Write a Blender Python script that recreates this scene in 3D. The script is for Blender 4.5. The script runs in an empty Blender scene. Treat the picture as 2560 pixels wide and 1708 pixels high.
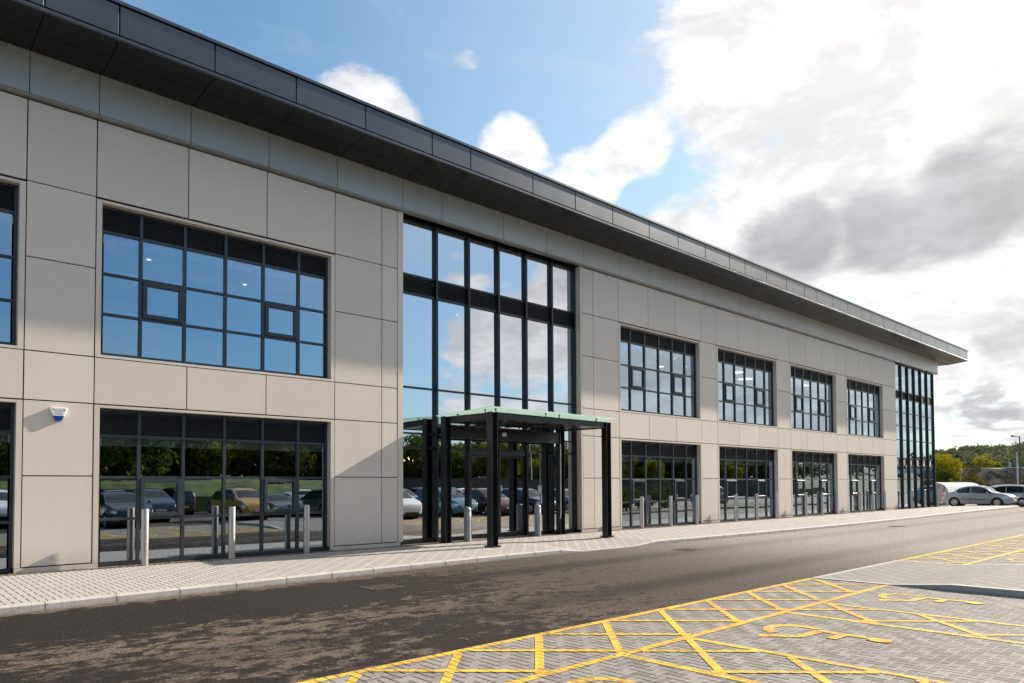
import bpy, math, random
from mathutils import Vector, Matrix
R = math.radians
random.seed(7)
SC = bpy.context.scene
COL = SC.collection

# ------------------------------------------------------------------ camera
cam = bpy.data.objects.new('camera', bpy.data.cameras.new('camera'))
COL.objects.link(cam)
cam.data.sensor_width = 36.0
cam.data.lens = 25.371
cam.data.shift_y = 0.11787
cam.data.clip_end = 5000
def _cam_matrix():
    yaw, pitch, roll = R(46.9501), R(1.7915), R(-0.2773)
    fw = Vector((math.cos(yaw)*math.cos(pitch), math.sin(yaw)*math.cos(pitch), math.sin(pitch)))
    r = Vector((math.sin(yaw), -math.cos(yaw), 0)); u = r.cross(fw)
    r2 = r*math.cos(roll)+u*math.sin(roll); u2 = u*math.cos(roll)-r*math.sin(roll)
    m = Matrix(((r2.x, u2.x, -fw.x, 0), (r2.y, u2.y, -fw.y, -15.7), (r2.z, u2.z, -fw.z, 1.718), (0, 0, 0, 1)))
    return m
cam.matrix_world = _cam_matrix()
SC.camera = cam

# ------------------------------------------------------------------ view
SC.view_settings.view_transform = 'Standard'
SC.view_settings.look = 'None'
SC.view_settings.gamma = 1.0
SC.view_settings.exposure = 1.85
SC.cycles.use_denoising = True
SC.cycles.denoising_prefilter = 'FAST'
SC.cycles.max_bounces = 8
SC.cycles.transparent_max_bounces = 12
SC.cycles.caustics_reflective = True

# ------------------------------------------------------------------ sun
SUN = Vector((7.2, -1.0, 3.9)).normalized()          # towards the sun
sun = bpy.data.objects.new('sun', bpy.data.lights.new('sun', 'SUN'))
COL.objects.link(sun)
sun.data.energy = 2.8
sun.data.angle = R(0.55)
sun.data.color = (1.0, 0.90, 0.77)
sun.rotation_euler = (-SUN).to_track_quat('-Z', 'Y').to_euler()
sun.location = (60, -10, 40)

# ------------------------------------------------------------------ node helper
class NT:
    def __init__(s, tree):
        s.t = tree; s.n = tree.nodes; s.l = tree.links
    def new(s, typ, **kw):
        n = s.n.new(typ)
        for k, v in kw.items(): setattr(n, k, v)
        return n
    def put(s, sock, v):
        if v is None: return
        if hasattr(v, 'links') and hasattr(v, 'is_output'): s.l.new(v, sock)
        else:
            if isinstance(v, (tuple, list)) and len(v) == 3 and sock.type == 'RGBA': v = (*v, 1)
            sock.default_value = v
    def m(s, op, a, b=None, c=None, clamp=False):
        n = s.new('ShaderNodeMath', operation=op); n.use_clamp = clamp
        s.put(n.inputs[0], a)
        if b is not None: s.put(n.inputs[1], b)
        if c is not None: s.put(n.inputs[2], c)
        return n.outputs[0]
    def vm(s, op, a, b=None):
        n = s.new('ShaderNodeVectorMath', operation=op)
        s.put(n.inputs[0], a)
        if b is not None: s.put(n.inputs[1], b)
        return n.outputs['Value'] if op in ('DOT_PRODUCT', 'LENGTH') else n.outputs[0]
    def rng(s, v, a, b, c=0.0, d=1.0, smooth=True):
        n = s.new('ShaderNodeMapRange', interpolation_type='SMOOTHSTEP' if smooth else 'LINEAR')
        for i, x in enumerate((v, a, b, c, d)): s.put(n.inputs[i], x)
        return n.outputs[0]
    def mix(s, f, a, b):
        n = s.new('ShaderNodeMix', data_type='RGBA')
        s.put(n.inputs[0], f); s.put(n.inputs[6], a); s.put(n.inputs[7], b)
        return n.outputs[2]
    def noise(s, vec, scale, detail=4, rough=0.55, dist=0.0):
        n = s.new('ShaderNodeTexNoise')
        s.put(n.inputs['Vector'], vec); n.inputs['Scale'].default_value = scale
        n.inputs['Detail'].default_value = detail; n.inputs['Roughness'].default_value = rough
        n.inputs['Distortion'].default_value = dist
        return n.outputs[0]
    def sep(s, v):
        n = s.new('ShaderNodeSeparateXYZ'); s.put(n.inputs[0], v); return n.outputs
    def comb(s, x, y, z):
        n = s.new('ShaderNodeCombineXYZ')
        for i, v in enumerate((x, y, z)): s.put(n.inputs[i], v)
        return n.outputs[0]
    def bump(s, h, strength=0.3, dist=0.01):
        n = s.new('ShaderNodeBump'); s.put(n.inputs['Height'], h)
        n.inputs['Strength'].default_value = strength; n.inputs['Distance'].default_value = dist
        return n.outputs[0]
    def pos(s):
        return s.new('ShaderNodeNewGeometry').outputs['Position']
    def obj(s):
        return s.new('ShaderNodeTexCoord').outputs['Object']

# ------------------------------------------------------------------ world
world = bpy.data.worlds.new('World'); SC.world = world; world.use_nodes = True
W = NT(world.node_tree); W.n.clear()
sky = W.new('ShaderNodeTexSky', sky_type='NISHITA')
sky.sun_disc = False
sky.sun_elevation = math.asin(SUN.z)
sky.sun_rotation = math.atan2(SUN.x, SUN.y)
sky.altitude = 100; sky.air_density = 1.0; sky.dust_density = 1.2; sky.ozone_density = 2.0
D = W.new('ShaderNodeTexCoord').outputs['Generated']
dx, dy, dz = W.sep(D)
def azel(a, e):
    a, e = R(a), R(e)
    return (math.cos(a)*math.cos(e), math.sin(a)*math.cos(e), math.sin(e))
# flattened direction so that clouds get longer towards the horizon
inv = W.m('DIVIDE', 1.0, W.m('ADD', W.m('MAXIMUM', dz, 0.0), 0.35))
CP = W.comb(W.m('MULTIPLY', dx, inv), W.m('MULTIPLY', dy, inv), W.m('MULTIPLY', dz, 1.6))
CP2 = W.vm('ADD', CP, tuple(SUN*0.05))
def blob_sum(blobs):
    tot = None
    for (a, e, rad, amp) in blobs:
        d = W.vm('DOT_PRODUCT', D, azel(a, e))
        v = W.rng(d, math.cos(R(rad)), 1.0, 0.0, amp)
        tot = v if tot is None else W.m('ADD', tot, v)
    return tot
# cloud bank around the sun side, scattered clouds, unseen fill clouds overhead
COVER = [(-6, 28, 30, 0.70), (22, 31, 12, 0.50), (30.5, 31.5, 8, 0.46), (17, 18, 13, 0.60), (12, 6, 12, 0.45), (28.5, 17.5, 6, 0.62), (30, 23, 4.0, 0.30), (22.5, 19, 6.5, 0.45),
         (58.6, 26.2, 5.6, 0.85), (46.8, 25.3, 3.6, 0.66), (41, 22.6, 3.8, 0.62), (37.2, 25.0, 3.4, 0.5), (34.0, 19.3, 3.2, 0.66),
         (-47.5, 9.0, 8.5, 0.60), (-41.5, 16, 5, 0.85), (-51, 16.5, 3, .35), (-28, 7, 15, 0.75), (-38, 30, 16, 0.5), (51.5, 31.0, 2.6, 0.18), (-46, 48, 12, .40),
         (130, 20, 30, 0.35), (-120, 14, 18, 0.25), (-90, 66, 46, 1.0), (-62, 52, 24, .8)]  # high clouds out of view, added to brighten the shaded wall
fb = W.noise(CP, 3.6, 10, 0.62, 0.25)
fb2 = W.noise(CP2, 3.6, 10, 0.62, 0.25)
cov = blob_sum(COVER)
fine = W.m('MULTIPLY', W.m('SUBTRACT', W.noise(CP, 15.0, 7, 0.62, 0.1), 0.5), 0.42)
F = W.m('ADD', W.m('ADD', cov, fine), W.m('MULTIPLY', W.m('SUBTRACT', fb, 0.5), 1.7))
fine2 = W.m('MULTIPLY', W.m('SUBTRACT', W.noise(CP2, 15.0, 7, 0.62, 0.1), 0.5), 0.42)
F2 = W.m('ADD', W.m('ADD', cov, fine2), W.m('MULTIPLY', W.m('SUBTRACT', fb2, 0.5), 1.7))
dens = W.rng(F, 0.26, 0.58)
wisp = W.rng(W.noise(W.comb(W.m('MULTIPLY', dx, 1.2), W.m('MULTIPLY', dy, 3.2), W.m('MULTIPLY', dz, 4)), 1.6, 7, 0.6, 0.6), 0.42, 0.8, 0.04, 0.42)
# shade: darker where the cloud is thick on the sunward side, and in the big grey belly
BELLY = [(26, 17.8, 4.0, 0.6), (22, 18.0, 5.0, 0.62), (17, 18.0, 5.5, 0.62), (12.5, 18.5, 5.5, 0.6), (12, 9.5, 3.2, 0.45), (14, 4.0, 4.0, .5), (-42, 17.5, 4.5, 0.6), (-27, 8, 13, 0.22), (-38, 33, 12, 0.6)]
sa, sb = W.noise(CP, 4.4, 5, 0.6, 0.25), W.noise(W.vm('ADD', CP, tuple(SUN*0.07)), 4.4, 5, 0.6, 0.25)
edge = W.rng(W.m('ADD', W.m('MULTIPLY', W.m('SUBTRACT', sa, sb), 1.5), W.m('MULTIPLY', W.m('SUBTRACT', fine, fine2), 0.12)), -0.16, 0.20)
thick = W.rng(F, 0.35, 1.1)
belly = W.m('MULTIPLY', W.m('ADD', blob_sum(BELLY), W.m('MULTIPLY', W.m('SUBTRACT', fb, 0.5), 1.7)), 1.1)
shade = W.m('SUBTRACT', 1.0, W.m('MULTIPLY', W.m('MAXIMUM', W.rng(belly, 0.08, 0.85), 0.0), W.rng(F, 0.25, 0.6)), clamp=True)
shade = W.m('MULTIPLY', shade, W.m('ADD', 0.54, W.m('MULTIPLY', edge, 0.48)))
nearsun = W.m('POWER', W.m('MAXIMUM', W.vm('DOT_PRODUCT', D, tuple(SUN)), 0.0), 5.0)
CLOUD = 4.5
white = W.mix(nearsun, (0.98*CLOUD, 0.99*CLOUD, 1.02*CLOUD), (1.22*CLOUD, 1.18*CLOUD, 1.12*CLOUD))
grey = W.mix(nearsun, (0.38*CLOUD, 0.39*CLOUD, 0.43*CLOUD), (0.66*CLOUD, 0.65*CLOUD, 0.66*CLOUD))
gv = W.rng(W.noise(CP, 6.0, 6, 0.6), 0.3, 0.7, 0.86, 1.16)
grey = W.vm('MULTIPLY', grey, W.comb(gv, gv, gv))
ccol = W.mix(shade, grey, white)
SKYGAIN = 1.0
skyc = W.vm('MULTIPLY', sky.outputs[0], (SKYGAIN*0.58, SKYGAIN*0.80, SKYGAIN*0.82))
sdeep = W.rng(dy, 0.05, -0.75)
skyc = W.mix(sdeep, skyc, W.vm('MULTIPLY', skyc, (0.62, 0.74, 0.86)))
base = W.mix(wisp, skyc, (0.75*CLOUD, 0.78*CLOUD, 0.82*CLOUD))
hz = W.rng(dz, 0.0, 0.16, 0.45, 0.0)
veil = W.m('MULTIPLY', W.rng(W.vm('DOT_PRODUCT', D, tuple(SUN)), 0.42, 0.9), 0.42)
base = W.mix(veil, base, (0.80*CLOUD, 0.83*CLOUD, 0.88*CLOUD))
base = W.mix(hz, base, (0.72*CLOUD, 0.72*CLOUD, 0.73*CLOUD))
fin = W.mix(dens, base, ccol)
bg = W.new('ShaderNodeBackground'); bg.inputs['Strength'].default_value = 0.066
W.l.new(fin, bg.inputs['Color'])
out = W.new('ShaderNodeOutputWorld'); W.l.new(bg.outputs[0], out.inputs['Surface'])

# ------------------------------------------------------------------ materials
def newmat(name):
    m = bpy.data.materials.new(name); m.use_nodes = True
    t = NT(m.node_tree); t.n.clear()
    o = t.new('ShaderNodeOutputMaterial')
    p = t.new('ShaderNodeBsdfPrincipled')
    t.l.new(p.outputs[0], o.inputs['Surface'])
    return m, t, p, o
def simple(name, col, rough=0.5, metal=0.0, spec=0.5, var=0.0, vscale=3.0, bump=0.0, bscale=200.0, emit=None, estr=1.0, coat=0.0):
    m, t, p, o = newmat(name)
    P = t.obj()
    if var:
        n = t.noise(P, vscale, 5, 0.6)
        k = t.rng(n, 0.3, 0.7, 1-var, 1+var)
        t.put(p.inputs['Base Color'], t.vm('MULTIPLY', (col[0], col[1], col[2]), t.comb(k, k, k)))
        t.put(p.inputs['Roughness'], t.rng(n, 0.3, 0.7, max(rough-0.06, 0.02), rough+0.06))
    else:
        p.inputs['Base Color'].default_value = (*col, 1); p.inputs['Roughness'].default_value = rough
    p.inputs['Metallic'].default_value = metal
    p.inputs['Specular IOR Level'].default_value = spec
    p.inputs['Coat Weight'].default_value = coat
    p.inputs['Coat Roughness'].default_value = 0.05
    if bump:
        t.put(p.inputs['Normal'], t.bump(t.noise(P, bscale, 3, 0.6), bump, 0.004))
    if emit:
        p.inputs['Emission Color'].default_value = (*emit, 1); p.inputs['Emission Strength'].default_value = estr
    return m

def panel_mat(name, col, rough, metal, streak=0.04, spec=0.5, coat=0.0):
    """coated metal cladding: each panel a touch different, faint rain streaks"""
    m, t, p, o = newmat(name)
    P = t.pos()
    at = t.new('ShaderNodeAttribute', attribute_name='tint'); at.attribute_type = 'GEOMETRY'
    x, y, z = t.sep(P)
    st = t.noise(t.comb(t.m('MULTIPLY', x, 6.0), y, t.m('MULTIPLY', z, 0.35)), 2.0, 5, 0.65)
    cl = t.noise(P, 0.7, 4, 0.5)
    k = t.m('ADD', t.m('ADD', 1.0, t.m('MULTIPLY', t.m('SUBTRACT', st, 0.5), streak*2)), t.m('MULTIPLY', t.m('SUBTRACT', cl, 0.5), 0.08))
    dirt = t.m('MULTIPLY', t.rng(z, 0.16, 0.75, 1.0, 0.0), t.rng(t.noise(P, 5.0, 6, 0.7), 0.35, 0.75, 0.0, 0.16))
    k = t.m('SUBTRACT', k, dirt)
    k = t.m('MULTIPLY', k, t.m('ADD', 0.965, t.m('MULTIPLY', at.outputs['Fac'], 0.07)))
    t.put(p.inputs['Base Color'], t.vm('MULTIPLY', col, t.comb(k, k, k)))
    t.put(p.inputs['Roughness'], t.m('ADD', rough-0.04, t.m('MULTIPLY', cl, 0.08)))
    p.inputs['Metallic'].default_value = metal; p.inputs['Specular IOR Level'].default_value = spec
    p.inputs['Coat Weight'].default_value = coat; p.inputs['Coat Roughness'].default_value = 0.14
    t.put(p.inputs['Normal'], t.bump(t.noise(P, 1.1, 2, 0.4), 0.05, 0.02))
    return m

def herring(t, w=0.1):
    P = t.pos(); x, y, z = t.sep(P)
    sx, sy = t.m('DIVIDE', x, w), t.m('DIVIDE', y, w)
    i, j = t.m('FLOOR', sx), t.m('FLOOR', sy)
    u, v = t.m('FRACT', sx), t.m('FRACT', sy)
    mm = t.m('FLOORED_MODULO', t.m('SUBTRACT', i, j), 4.0)
    e = [t.m('COMPARE', mm, float(q), 0.3) for q in range(4)]
    dl = t.m('ADD', u, t.m('MULTIPLY', e[1], 9.0)); dr = t.m('ADD', t.m('SUBTRACT', 1.0, u), t.m('MULTIPLY', e[0], 9.0))
    db = t.m('ADD', v, t.m('MULTIPLY', e[2], 9.0)); dt = t.m('ADD', t.m('SUBTRACT', 1.0, v), t.m('MULTIPLY', e[3], 9.0))
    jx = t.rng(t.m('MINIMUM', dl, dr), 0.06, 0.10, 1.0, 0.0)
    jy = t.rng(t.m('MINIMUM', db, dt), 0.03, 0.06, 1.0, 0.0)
    wn = t.new('ShaderNodeTexWhiteNoise', noise_dimensions='2D')
    t.l.new(t.comb(t.m('SUBTRACT', i, e[1]), t.m('SUBTRACT', j, e[2]), 0.0), wn.inputs['Vector'])
    return P, jx, jy, wn.outputs['Value']

def paver_mat(name, c1, c2, joint, grit=0.1, rough=0.85, wear=None, ycool=0.55, jdark=1.0, lit_joint=None):
    m, t, p, o = newmat(name)
    P, jx, jy, rid = herring(t)
    n = t.noise(P, 60, 4, 0.7); n2 = t.noise(P, 0.5, 5, 0.6)
    k = t.m('ADD', t.m('MULTIPLY', rid, 0.75), t.m('MULTIPLY', n2, 0.5))
    c = t.mix(t.rng(k, 0.1, 1.05, smooth=False), c1, c2)
    g = t.rng(n, 0.3, 0.7, 1-grit, 1+grit)
    c = t.vm('MULTIPLY', c, t.comb(g, g, g))
    if wear:
        wmask = t.rng(t.m('ADD', t.noise(P, 11, 8, 0.78), t.m('MULTIPLY', t.noise(P, 0.9, 3, 0.5), 0.35)), 0.62, 0.78)
        c = t.mix(t.m('MULTIPLY', wmask, 0.7), c, wear)
    c = t.mix(t.m('MULTIPLY', jy, ycool), c, lit_joint or joint)  # joints along x painted pale, as if sunlit
    c = t.mix(t.m('MULTIPLY', jx, jdark), c, joint)  # joints along y painted dark for joint dirt and sun shade
    t.put(p.inputs['Base Color'], c)
    p.inputs['Roughness'].default_value = rough
    p.inputs['Specular IOR Level'].default_value = 0.15
    h = t.m('SUBTRACT', t.m('MULTIPLY', n, 0.25), t.m('MAXIMUM', jx, jy))
    h = t.m('ADD', h, t.m('MULTIPLY', rid, 0.25))
    t.put(p.inputs['Normal'], t.bump(h, 0.55, 0.006))
    return m

def asphalt_mat():
    m, t, p, o = newmat('asphalt')
    P = t.pos(); x, y, z = t.sep(P)
    big = t.noise(P, 0.22, 3, 0.5)
    pat = t.noise(t.comb(t.m('MULTIPLY', x, 0.8), t.m('MULTIPLY', y, 1.2), 0.0), 3.0, 12, 0.78, 0.15)
    # damp patches are drying off from the far end
    lim = t.m('ADD', t.rng(x, 5.0, 17.0, 0.66, 0.16, smooth=False), t.m('MULTIPLY', t.m('SUBTRACT', big, 0.5), 0.5))
    lim = t.m('SUBTRACT', lim, t.m('MULTIPLY', t.rng(t.m('ADD', y, t.m('MULTIPLY', t.m('SUBTRACT', big, .5), 3.0)), -5.6, -7.4, 0.0, 0.11), t.rng(x, 4.0, 9.0, 1.0, 0.35)))
    lim = t.m('SUBTRACT', lim, t.rng(t.m('ADD', y, t.m('MULTIPLY', t.m('SUBTRACT', pat, .5), .8)), -4.25, -3.9, 0.0, 0.22))
    damp = t.rng(t.m('SUBTRACT', lim, pat), -0.03, 0.045)
    gr = t.noise(P, 95, 3, 0.8); gr2 = t.noise(P, 260, 2, 0.7)
    vor = t.new('ShaderNodeTexVoronoi'); t.put(vor.inputs['Vector'], P); vor.inputs['Scale'].default_value = 95
    stone = t.m('MULTIPLY', t.rng(vor.outputs['Distance'], 0.15, 0.55, 1.0, 0.0), 1.0)
    wn = vor.outputs['Color']; r_, g_, b_ = t.sep(wn)
    pale = t.rng(r_, 0.72, 0.95)
    gr3 = t.noise(P, 38, 3, 0.8)
    gr4 = t.noise(P, 17, 4, 0.85)
    k = t.m('MULTIPLY', t.m('MULTIPLY', t.rng(gr4, 0.3, 0.7, 0.70, 1.30, smooth=False), t.rng(gr, 0.32, 0.68, 0.6, 1.4, smooth=False)), t.rng(gr3, 0.36, 0.64, 0.55, 1.45, smooth=False))
    k = t.m('ADD', k, t.m('MULTIPLY', t.m('MULTIPLY', pale, stone), 0.75))
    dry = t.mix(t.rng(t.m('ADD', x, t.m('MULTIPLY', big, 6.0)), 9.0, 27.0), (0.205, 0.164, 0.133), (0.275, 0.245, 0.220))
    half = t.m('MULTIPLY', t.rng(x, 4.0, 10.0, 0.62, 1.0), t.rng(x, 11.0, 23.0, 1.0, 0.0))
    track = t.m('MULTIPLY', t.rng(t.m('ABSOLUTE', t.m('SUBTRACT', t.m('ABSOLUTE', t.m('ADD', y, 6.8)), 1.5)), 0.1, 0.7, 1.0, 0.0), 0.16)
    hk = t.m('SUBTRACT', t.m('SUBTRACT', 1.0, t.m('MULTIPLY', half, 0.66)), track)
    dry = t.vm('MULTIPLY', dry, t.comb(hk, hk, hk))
    wet = t.mix(big, (0.021, 0.0176, 0.0163), (0.030, 0.0254, 0.0235))
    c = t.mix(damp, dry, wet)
    stain = t.rng(t.noise(t.comb(t.m('MULTIPLY', x, 0.35), y, 0.0), 1.1, 5, 0.65), 0.62, 0.78, 0.0, 0.45)
    c = t.mix(t.m('MULTIPLY', stain, t.m('SUBTRACT', 1.0, damp)), c, (0.035, 0.029, 0.025))
    v2 = t.new('ShaderNodeTexVoronoi'); t.put(v2.inputs['Vector'], P); v2.inputs['Scale'].default_value = 42
    a2, b2, c2 = t.sep(v2.outputs['Color'])
    spk = t.m('MULTIPLY', t.rng(a2, 0.80, 0.95, 0.0, 1.1), t.rng(v2.outputs['Distance'], 0.25, 0.5, 1.0, 0.0))
    k = t.m('MULTIPLY', k, t.m('ADD', 0.93, spk))
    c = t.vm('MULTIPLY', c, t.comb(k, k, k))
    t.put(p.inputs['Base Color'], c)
    t.put(p.inputs['Roughness'], t.m('SUBTRACT', 0.95, t.m('MULTIPLY', damp, 0.10)))
    p.inputs['Specular IOR Level'].default_value = 0.10
    t.put(p.inputs['Normal'], t.bump(t.m('ADD', t.m('MULTIPLY', stone, 0.7), gr2), 0.7, 0.004))
    return m

def kerb_mat():
    m, t, p, o = newmat('kerb_concrete')
    P = t.pos(); x, y, z = t.sep(P)
    f = t.m('ABSOLUTE', t.m('SUBTRACT', t.m('FRACT', t.m('DIVIDE', t.m('SUBTRACT', x, 2.142-0.4575), 0.915)), 0.5))
    jt = t.rng(f, 0.004, 0.010, 1.0, 0.0)
    soot = t.m('MULTIPLY', t.rng(f, 0.0, 0.09, 0.5, 0.0), t.rng(t.noise(P, 14, 4, 0.6), 0.4, 0.7))
    n = t.noise(P, 5, 6, 0.65); st = t.noise(t.comb(t.m('MULTIPLY', x, 30.0), y, t.m('MULTIPLY', z, 2.0)), 1.0, 4, 0.6)
    low = t.m('MULTIPLY', t.rng(z, 0.0, 0.05, 0.5, 0.0), t.rng(n, 0.3, 0.6))
    c = t.mix(n, (0.37, 0.345, 0.32), (0.48, 0.452, 0.425))
    k = t.rng(st, 0.3, 0.7, 0.9, 1.07)
    c = t.vm('MULTIPLY', c, t.comb(k, k, k))
    c = t.mix(t.m('MAXIMUM', low, soot), c, (0.09, 0.08, 0.072))
    c = t.mix(jt, c, (0.05, 0.045, 0.04))
    t.put(p.inputs['Base Color'], c); p.inputs['Roughness'].default_value = 0.85
    t.put(p.inputs['Normal'], t.bump(t.m('SUBTRACT', t.noise(P, 90, 3, 0.7), jt), 0.3, 0.004))
    return m

def glass_mat(name, base=0.36, tint=(0.76, 0.89, 1.0), trans=(0.42, 0.46, 0.46)):
    m = bpy.data.materials.new(name); m.use_nodes = True
    t = NT(m.node_tree); t.n.clear()
    o = t.new('ShaderNodeOutputMaterial')
    g = t.new('ShaderNodeBsdfGlossy'); g.inputs['Roughness'].default_value = 0.0; g.inputs['Color'].default_value = (*tint, 1)
    tr = t.new('ShaderNodeBsdfTransparent'); tr.inputs['Color'].default_value = (*trans, 1)
    geo = t.new('ShaderNodeNewGeometry')
    c = t.m('ABSOLUTE', t.vm('DOT_PRODUCT', geo.outputs['Incoming'], geo.outputs['Normal']))
    f = t.m('ADD', base, t.m('MULTIPLY', t.m('POWER', t.m('SUBTRACT', 1.0, c), 4.0), 1-base))
    wob = t.noise(geo.outputs['Position'], 0.9, 2, 0.4)
    t.put(g.inputs['Normal'], t.bump(wob, 0.022, 0.05))
    mx = t.new('ShaderNodeMixShader'); t.put(mx.inputs[0], f)
    t.l.new(tr.outputs[0], mx.inputs[1]); t.l.new(g.outputs[0], mx.inputs[2])
    t.l.new(mx.outputs[0], o.inputs['Surface'])
    return m

def leaf_mat(name, c1, c2, c3=None):
    m = bpy.data.materials.new(name); m.use_nodes = True
    t = NT(m.node_tree); t.n.clear()
    o = t.new('ShaderNodeOutputMaterial')
    at = t.new('ShaderNodeAttribute', attribute_name='tint'); at.attribute_type = 'GEOMETRY'
    f = at.outputs['Fac']
    c = t.mix(t.rng(f, 0.0, 0.7, smooth=False), c1, c2)
    if c3: c = t.mix(t.rng(f, 0.72, 1.0), c, c3)
    d = t.new('ShaderNodeBsdfDiffuse'); t.put(d.inputs['Color'], c)
    tl = t.new('ShaderNodeBsdfTranslucent'); t.put(tl.inputs['Color'], c)
    mx = t.new('ShaderNodeMixShader'); mx.inputs[0].default_value = 0.3
    t.l.new(d.outputs[0], mx.inputs[1]); t.l.new(tl.outputs[0], mx.inputs[2]); t.l.new(mx.outputs[0], o.inputs['Surface'])
    return m

def brushed(name, col, rough):
    m, t, p, o = newmat(name)
    P = t.obj(); x, y, z = t.sep(P)
    n = t.noise(t.comb(t.m('MULTIPLY', x, 1.0), t.m('MULTIPLY', y, 1.0), t.m('MULTIPLY', z, 60.0)), 6.0, 4, 0.6)
    k = t.rng(n, 0.3, 0.7, 0.9, 1.08)
    t.put(p.inputs['Base Color'], t.vm('MULTIPLY', col, t.comb(k, k, k)))
    t.put(p.inputs['Roughness'], t.rng(n, 0.3, 0.7, rough-0.05, rough+0.07))
    p.inputs['Metallic'].default_value = 1.0
    return m

def translucent(name, col, mixv=0.5, gl=0.15):
    m = bpy.data.materials.new(name); m.use_nodes = True
    t = NT(m.node_tree); t.n.clear()
    o = t.new('ShaderNodeOutputMaterial')
    d = t.new('ShaderNodeBsdfDiffuse'); d.inputs['Color'].default_value = (*col, 1)
    tl = t.new('ShaderNodeBsdfTranslucent'); tl.inputs['Color'].default_value = (*col, 1)
    g = t.new('ShaderNodeBsdfGlossy'); g.inputs['Roughness'].default_value = 0.08
    a = t.new('ShaderNodeMixShader'); a.inputs[0].default_value = mixv
    t.l.new(d.outputs[0], a.inputs[1]); t.l.new(tl.outputs[0], a.inputs[2])
    b = t.new('ShaderNodeMixShader'); b.inputs[0].default_value = gl
    t.l.new(a.outputs[0], b.inputs[1]); t.l.new(g.outputs[0], b.inputs[2]); t.l.new(b.outputs[0], o.inputs['Surface'])
    return m

M = {}
M['clad'] = panel_mat('beige_cladding', (0.668, 0.590, 0.516), 0.50, 0.0, 0.035, 0.25)
M['frieze'] = panel_mat('frieze_cladding', (0.40, 0.372, 0.335), 0.33, 0.25)
M['trim'] = panel_mat('window_trim_metal', (0.66, 0.575, 0.49), 0.4, 0.1, 0.02)
M['fascia'] = panel_mat('dark_grey_fascia', (0.044, 0.052, 0.064), 0.30, 0.55, 0.03, 0.6, 0.75)
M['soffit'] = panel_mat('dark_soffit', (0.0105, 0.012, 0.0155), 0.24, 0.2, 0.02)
M['rail'] = panel_mat('frieze_rail_metal', (0.20, 0.195, 0.185), 0.3, 0.5)
M['gap'] = simple('dark_joint_backing', (0.03, 0.026, 0.022), 0.9)  # dark backing behind the open joints between panels
M['frame'] = simple('grey_frame_metal', (0.043, 0.053, 0.062), 0.38, 0.3, var=0.05)
M['louvre'] = simple('louvre_metal', (0.040, 0.042, 0.045), 0.42, 0.3)
M['glass'] = glass_mat('window_glass', 0.48)
M['eglass'] = glass_mat('entrance_glass', 0.66, (0.93, 0.96, 1.0), (0.20, 0.22, 0.22))
M['black'] = simple('black_steel', (0.018, 0.019, 0.021), 0.32, 0.2, var=0.08)
M['asphalt'] = asphalt_mat()
M['paver'] = paver_mat('grey_block_paving', (0.150, 0.136, 0.124), (0.265, 0.243, 0.224), (0.006, 0.005, 0.0045), 0.2, ycool=0.85, lit_joint=(0.50, 0.46, 0.42))
M['pave_pale'] = paver_mat('pale_block_paving', (0.335, 0.315, 0.294), (0.40, 0.378, 0.355), (0.020, 0.016, 0.013), 0.09, ycool=0.2, lit_joint=(0.40,0.38,0.355))
M['island'] = paver_mat('island_block_paving', (0.20, 0.187, 0.175), (0.26, 0.245, 0.23), (0.03, 0.026, 0.023), 0.1, ycool=0.8, lit_joint=(0.38, 0.36, 0.335))
M['yellow'] = paver_mat('yellow_road_paint', (0.66, 0.40, 0.045), (0.75, 0.48, 0.075), (0.06, 0.035, 0.01), 0.1, 0.6, wear=(0.25, 0.17, 0.085), ycool=0.5, jdark=0.8, lit_joint=(0.52,0.36,0.12))
M['kerb'] = kerb_mat()
M['gravel'] = simple('gravel_strip', (0.12, 0.088, 0.065), 0.9, var=0.5, vscale=45, bump=1.0, bscale=60)
M['steel'] = brushed('brushed_stainless', (0.52, 0.465, 0.425), 0.42)
M['cast'] = simple('cast_iron', (0.07, 0.055, 0.045), 0.75, 0.3, var=0.3, vscale=20)
M['hole'] = simple('drain_slot', (0.008, 0.007, 0.006), 0.9)
M['binmetal'] = simple('silver_bin_paint', (0.33, 0.34, 0.34), 0.42, 0.35, var=0.05)
M['dark'] = simple('dark_recess', (0.012, 0.012, 0.013), 0.6)
M['mint'] = translucent('mint_frosted_glass', (0.74, 0.89, 0.83), 0.7, 0.10)
M['white'] = simple('white_plastic', (0.80, 0.80, 0.80), 0.35)
M['blue'] = simple('blue_lens', (0.01, 0.05, 0.36), 0.15, coat=0.6)
M['red_ink'] = simple('red_ink', (0.45, 0.04, 0.05), 0.6)
M['navy_ink'] = simple('navy_ink', (0.05, 0.07, 0.20), 0.6)
M['grey_ink'] = simple('grey_ink', (0.30, 0.32, 0.38), 0.6)
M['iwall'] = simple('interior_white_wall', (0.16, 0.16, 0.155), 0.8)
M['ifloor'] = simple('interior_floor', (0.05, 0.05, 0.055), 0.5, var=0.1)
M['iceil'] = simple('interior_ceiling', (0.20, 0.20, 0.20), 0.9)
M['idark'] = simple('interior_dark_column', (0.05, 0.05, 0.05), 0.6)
M['lamp'] = simple('ceiling_lamp', (0.9, 0.9, 0.9), 0.5, emit=(1.0, 0.86, 0.66), estr=1.6)
M['bulb'] = simple('warm_bulb', (0.9, 0.8, 0.6), 0.5, emit=(1.0, 0.62, 0.25), estr=6.0)
M['sticker'] = simple('pale_green_sticker', (0.45, 0.62, 0.54), 0.6)
M['orange'] = simple('orange_tan_shape', (0.55, 0.25, 0.12), 0.6)
M['tan'] = simple('tan_shape', (0.55, 0.48, 0.36), 0.6)
M['grass'] = simple('grass_ground', (0.045, 0.070, 0.012), 0.95, var=0.6, vscale=2.2, bump=0.6, bscale=30)
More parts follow.
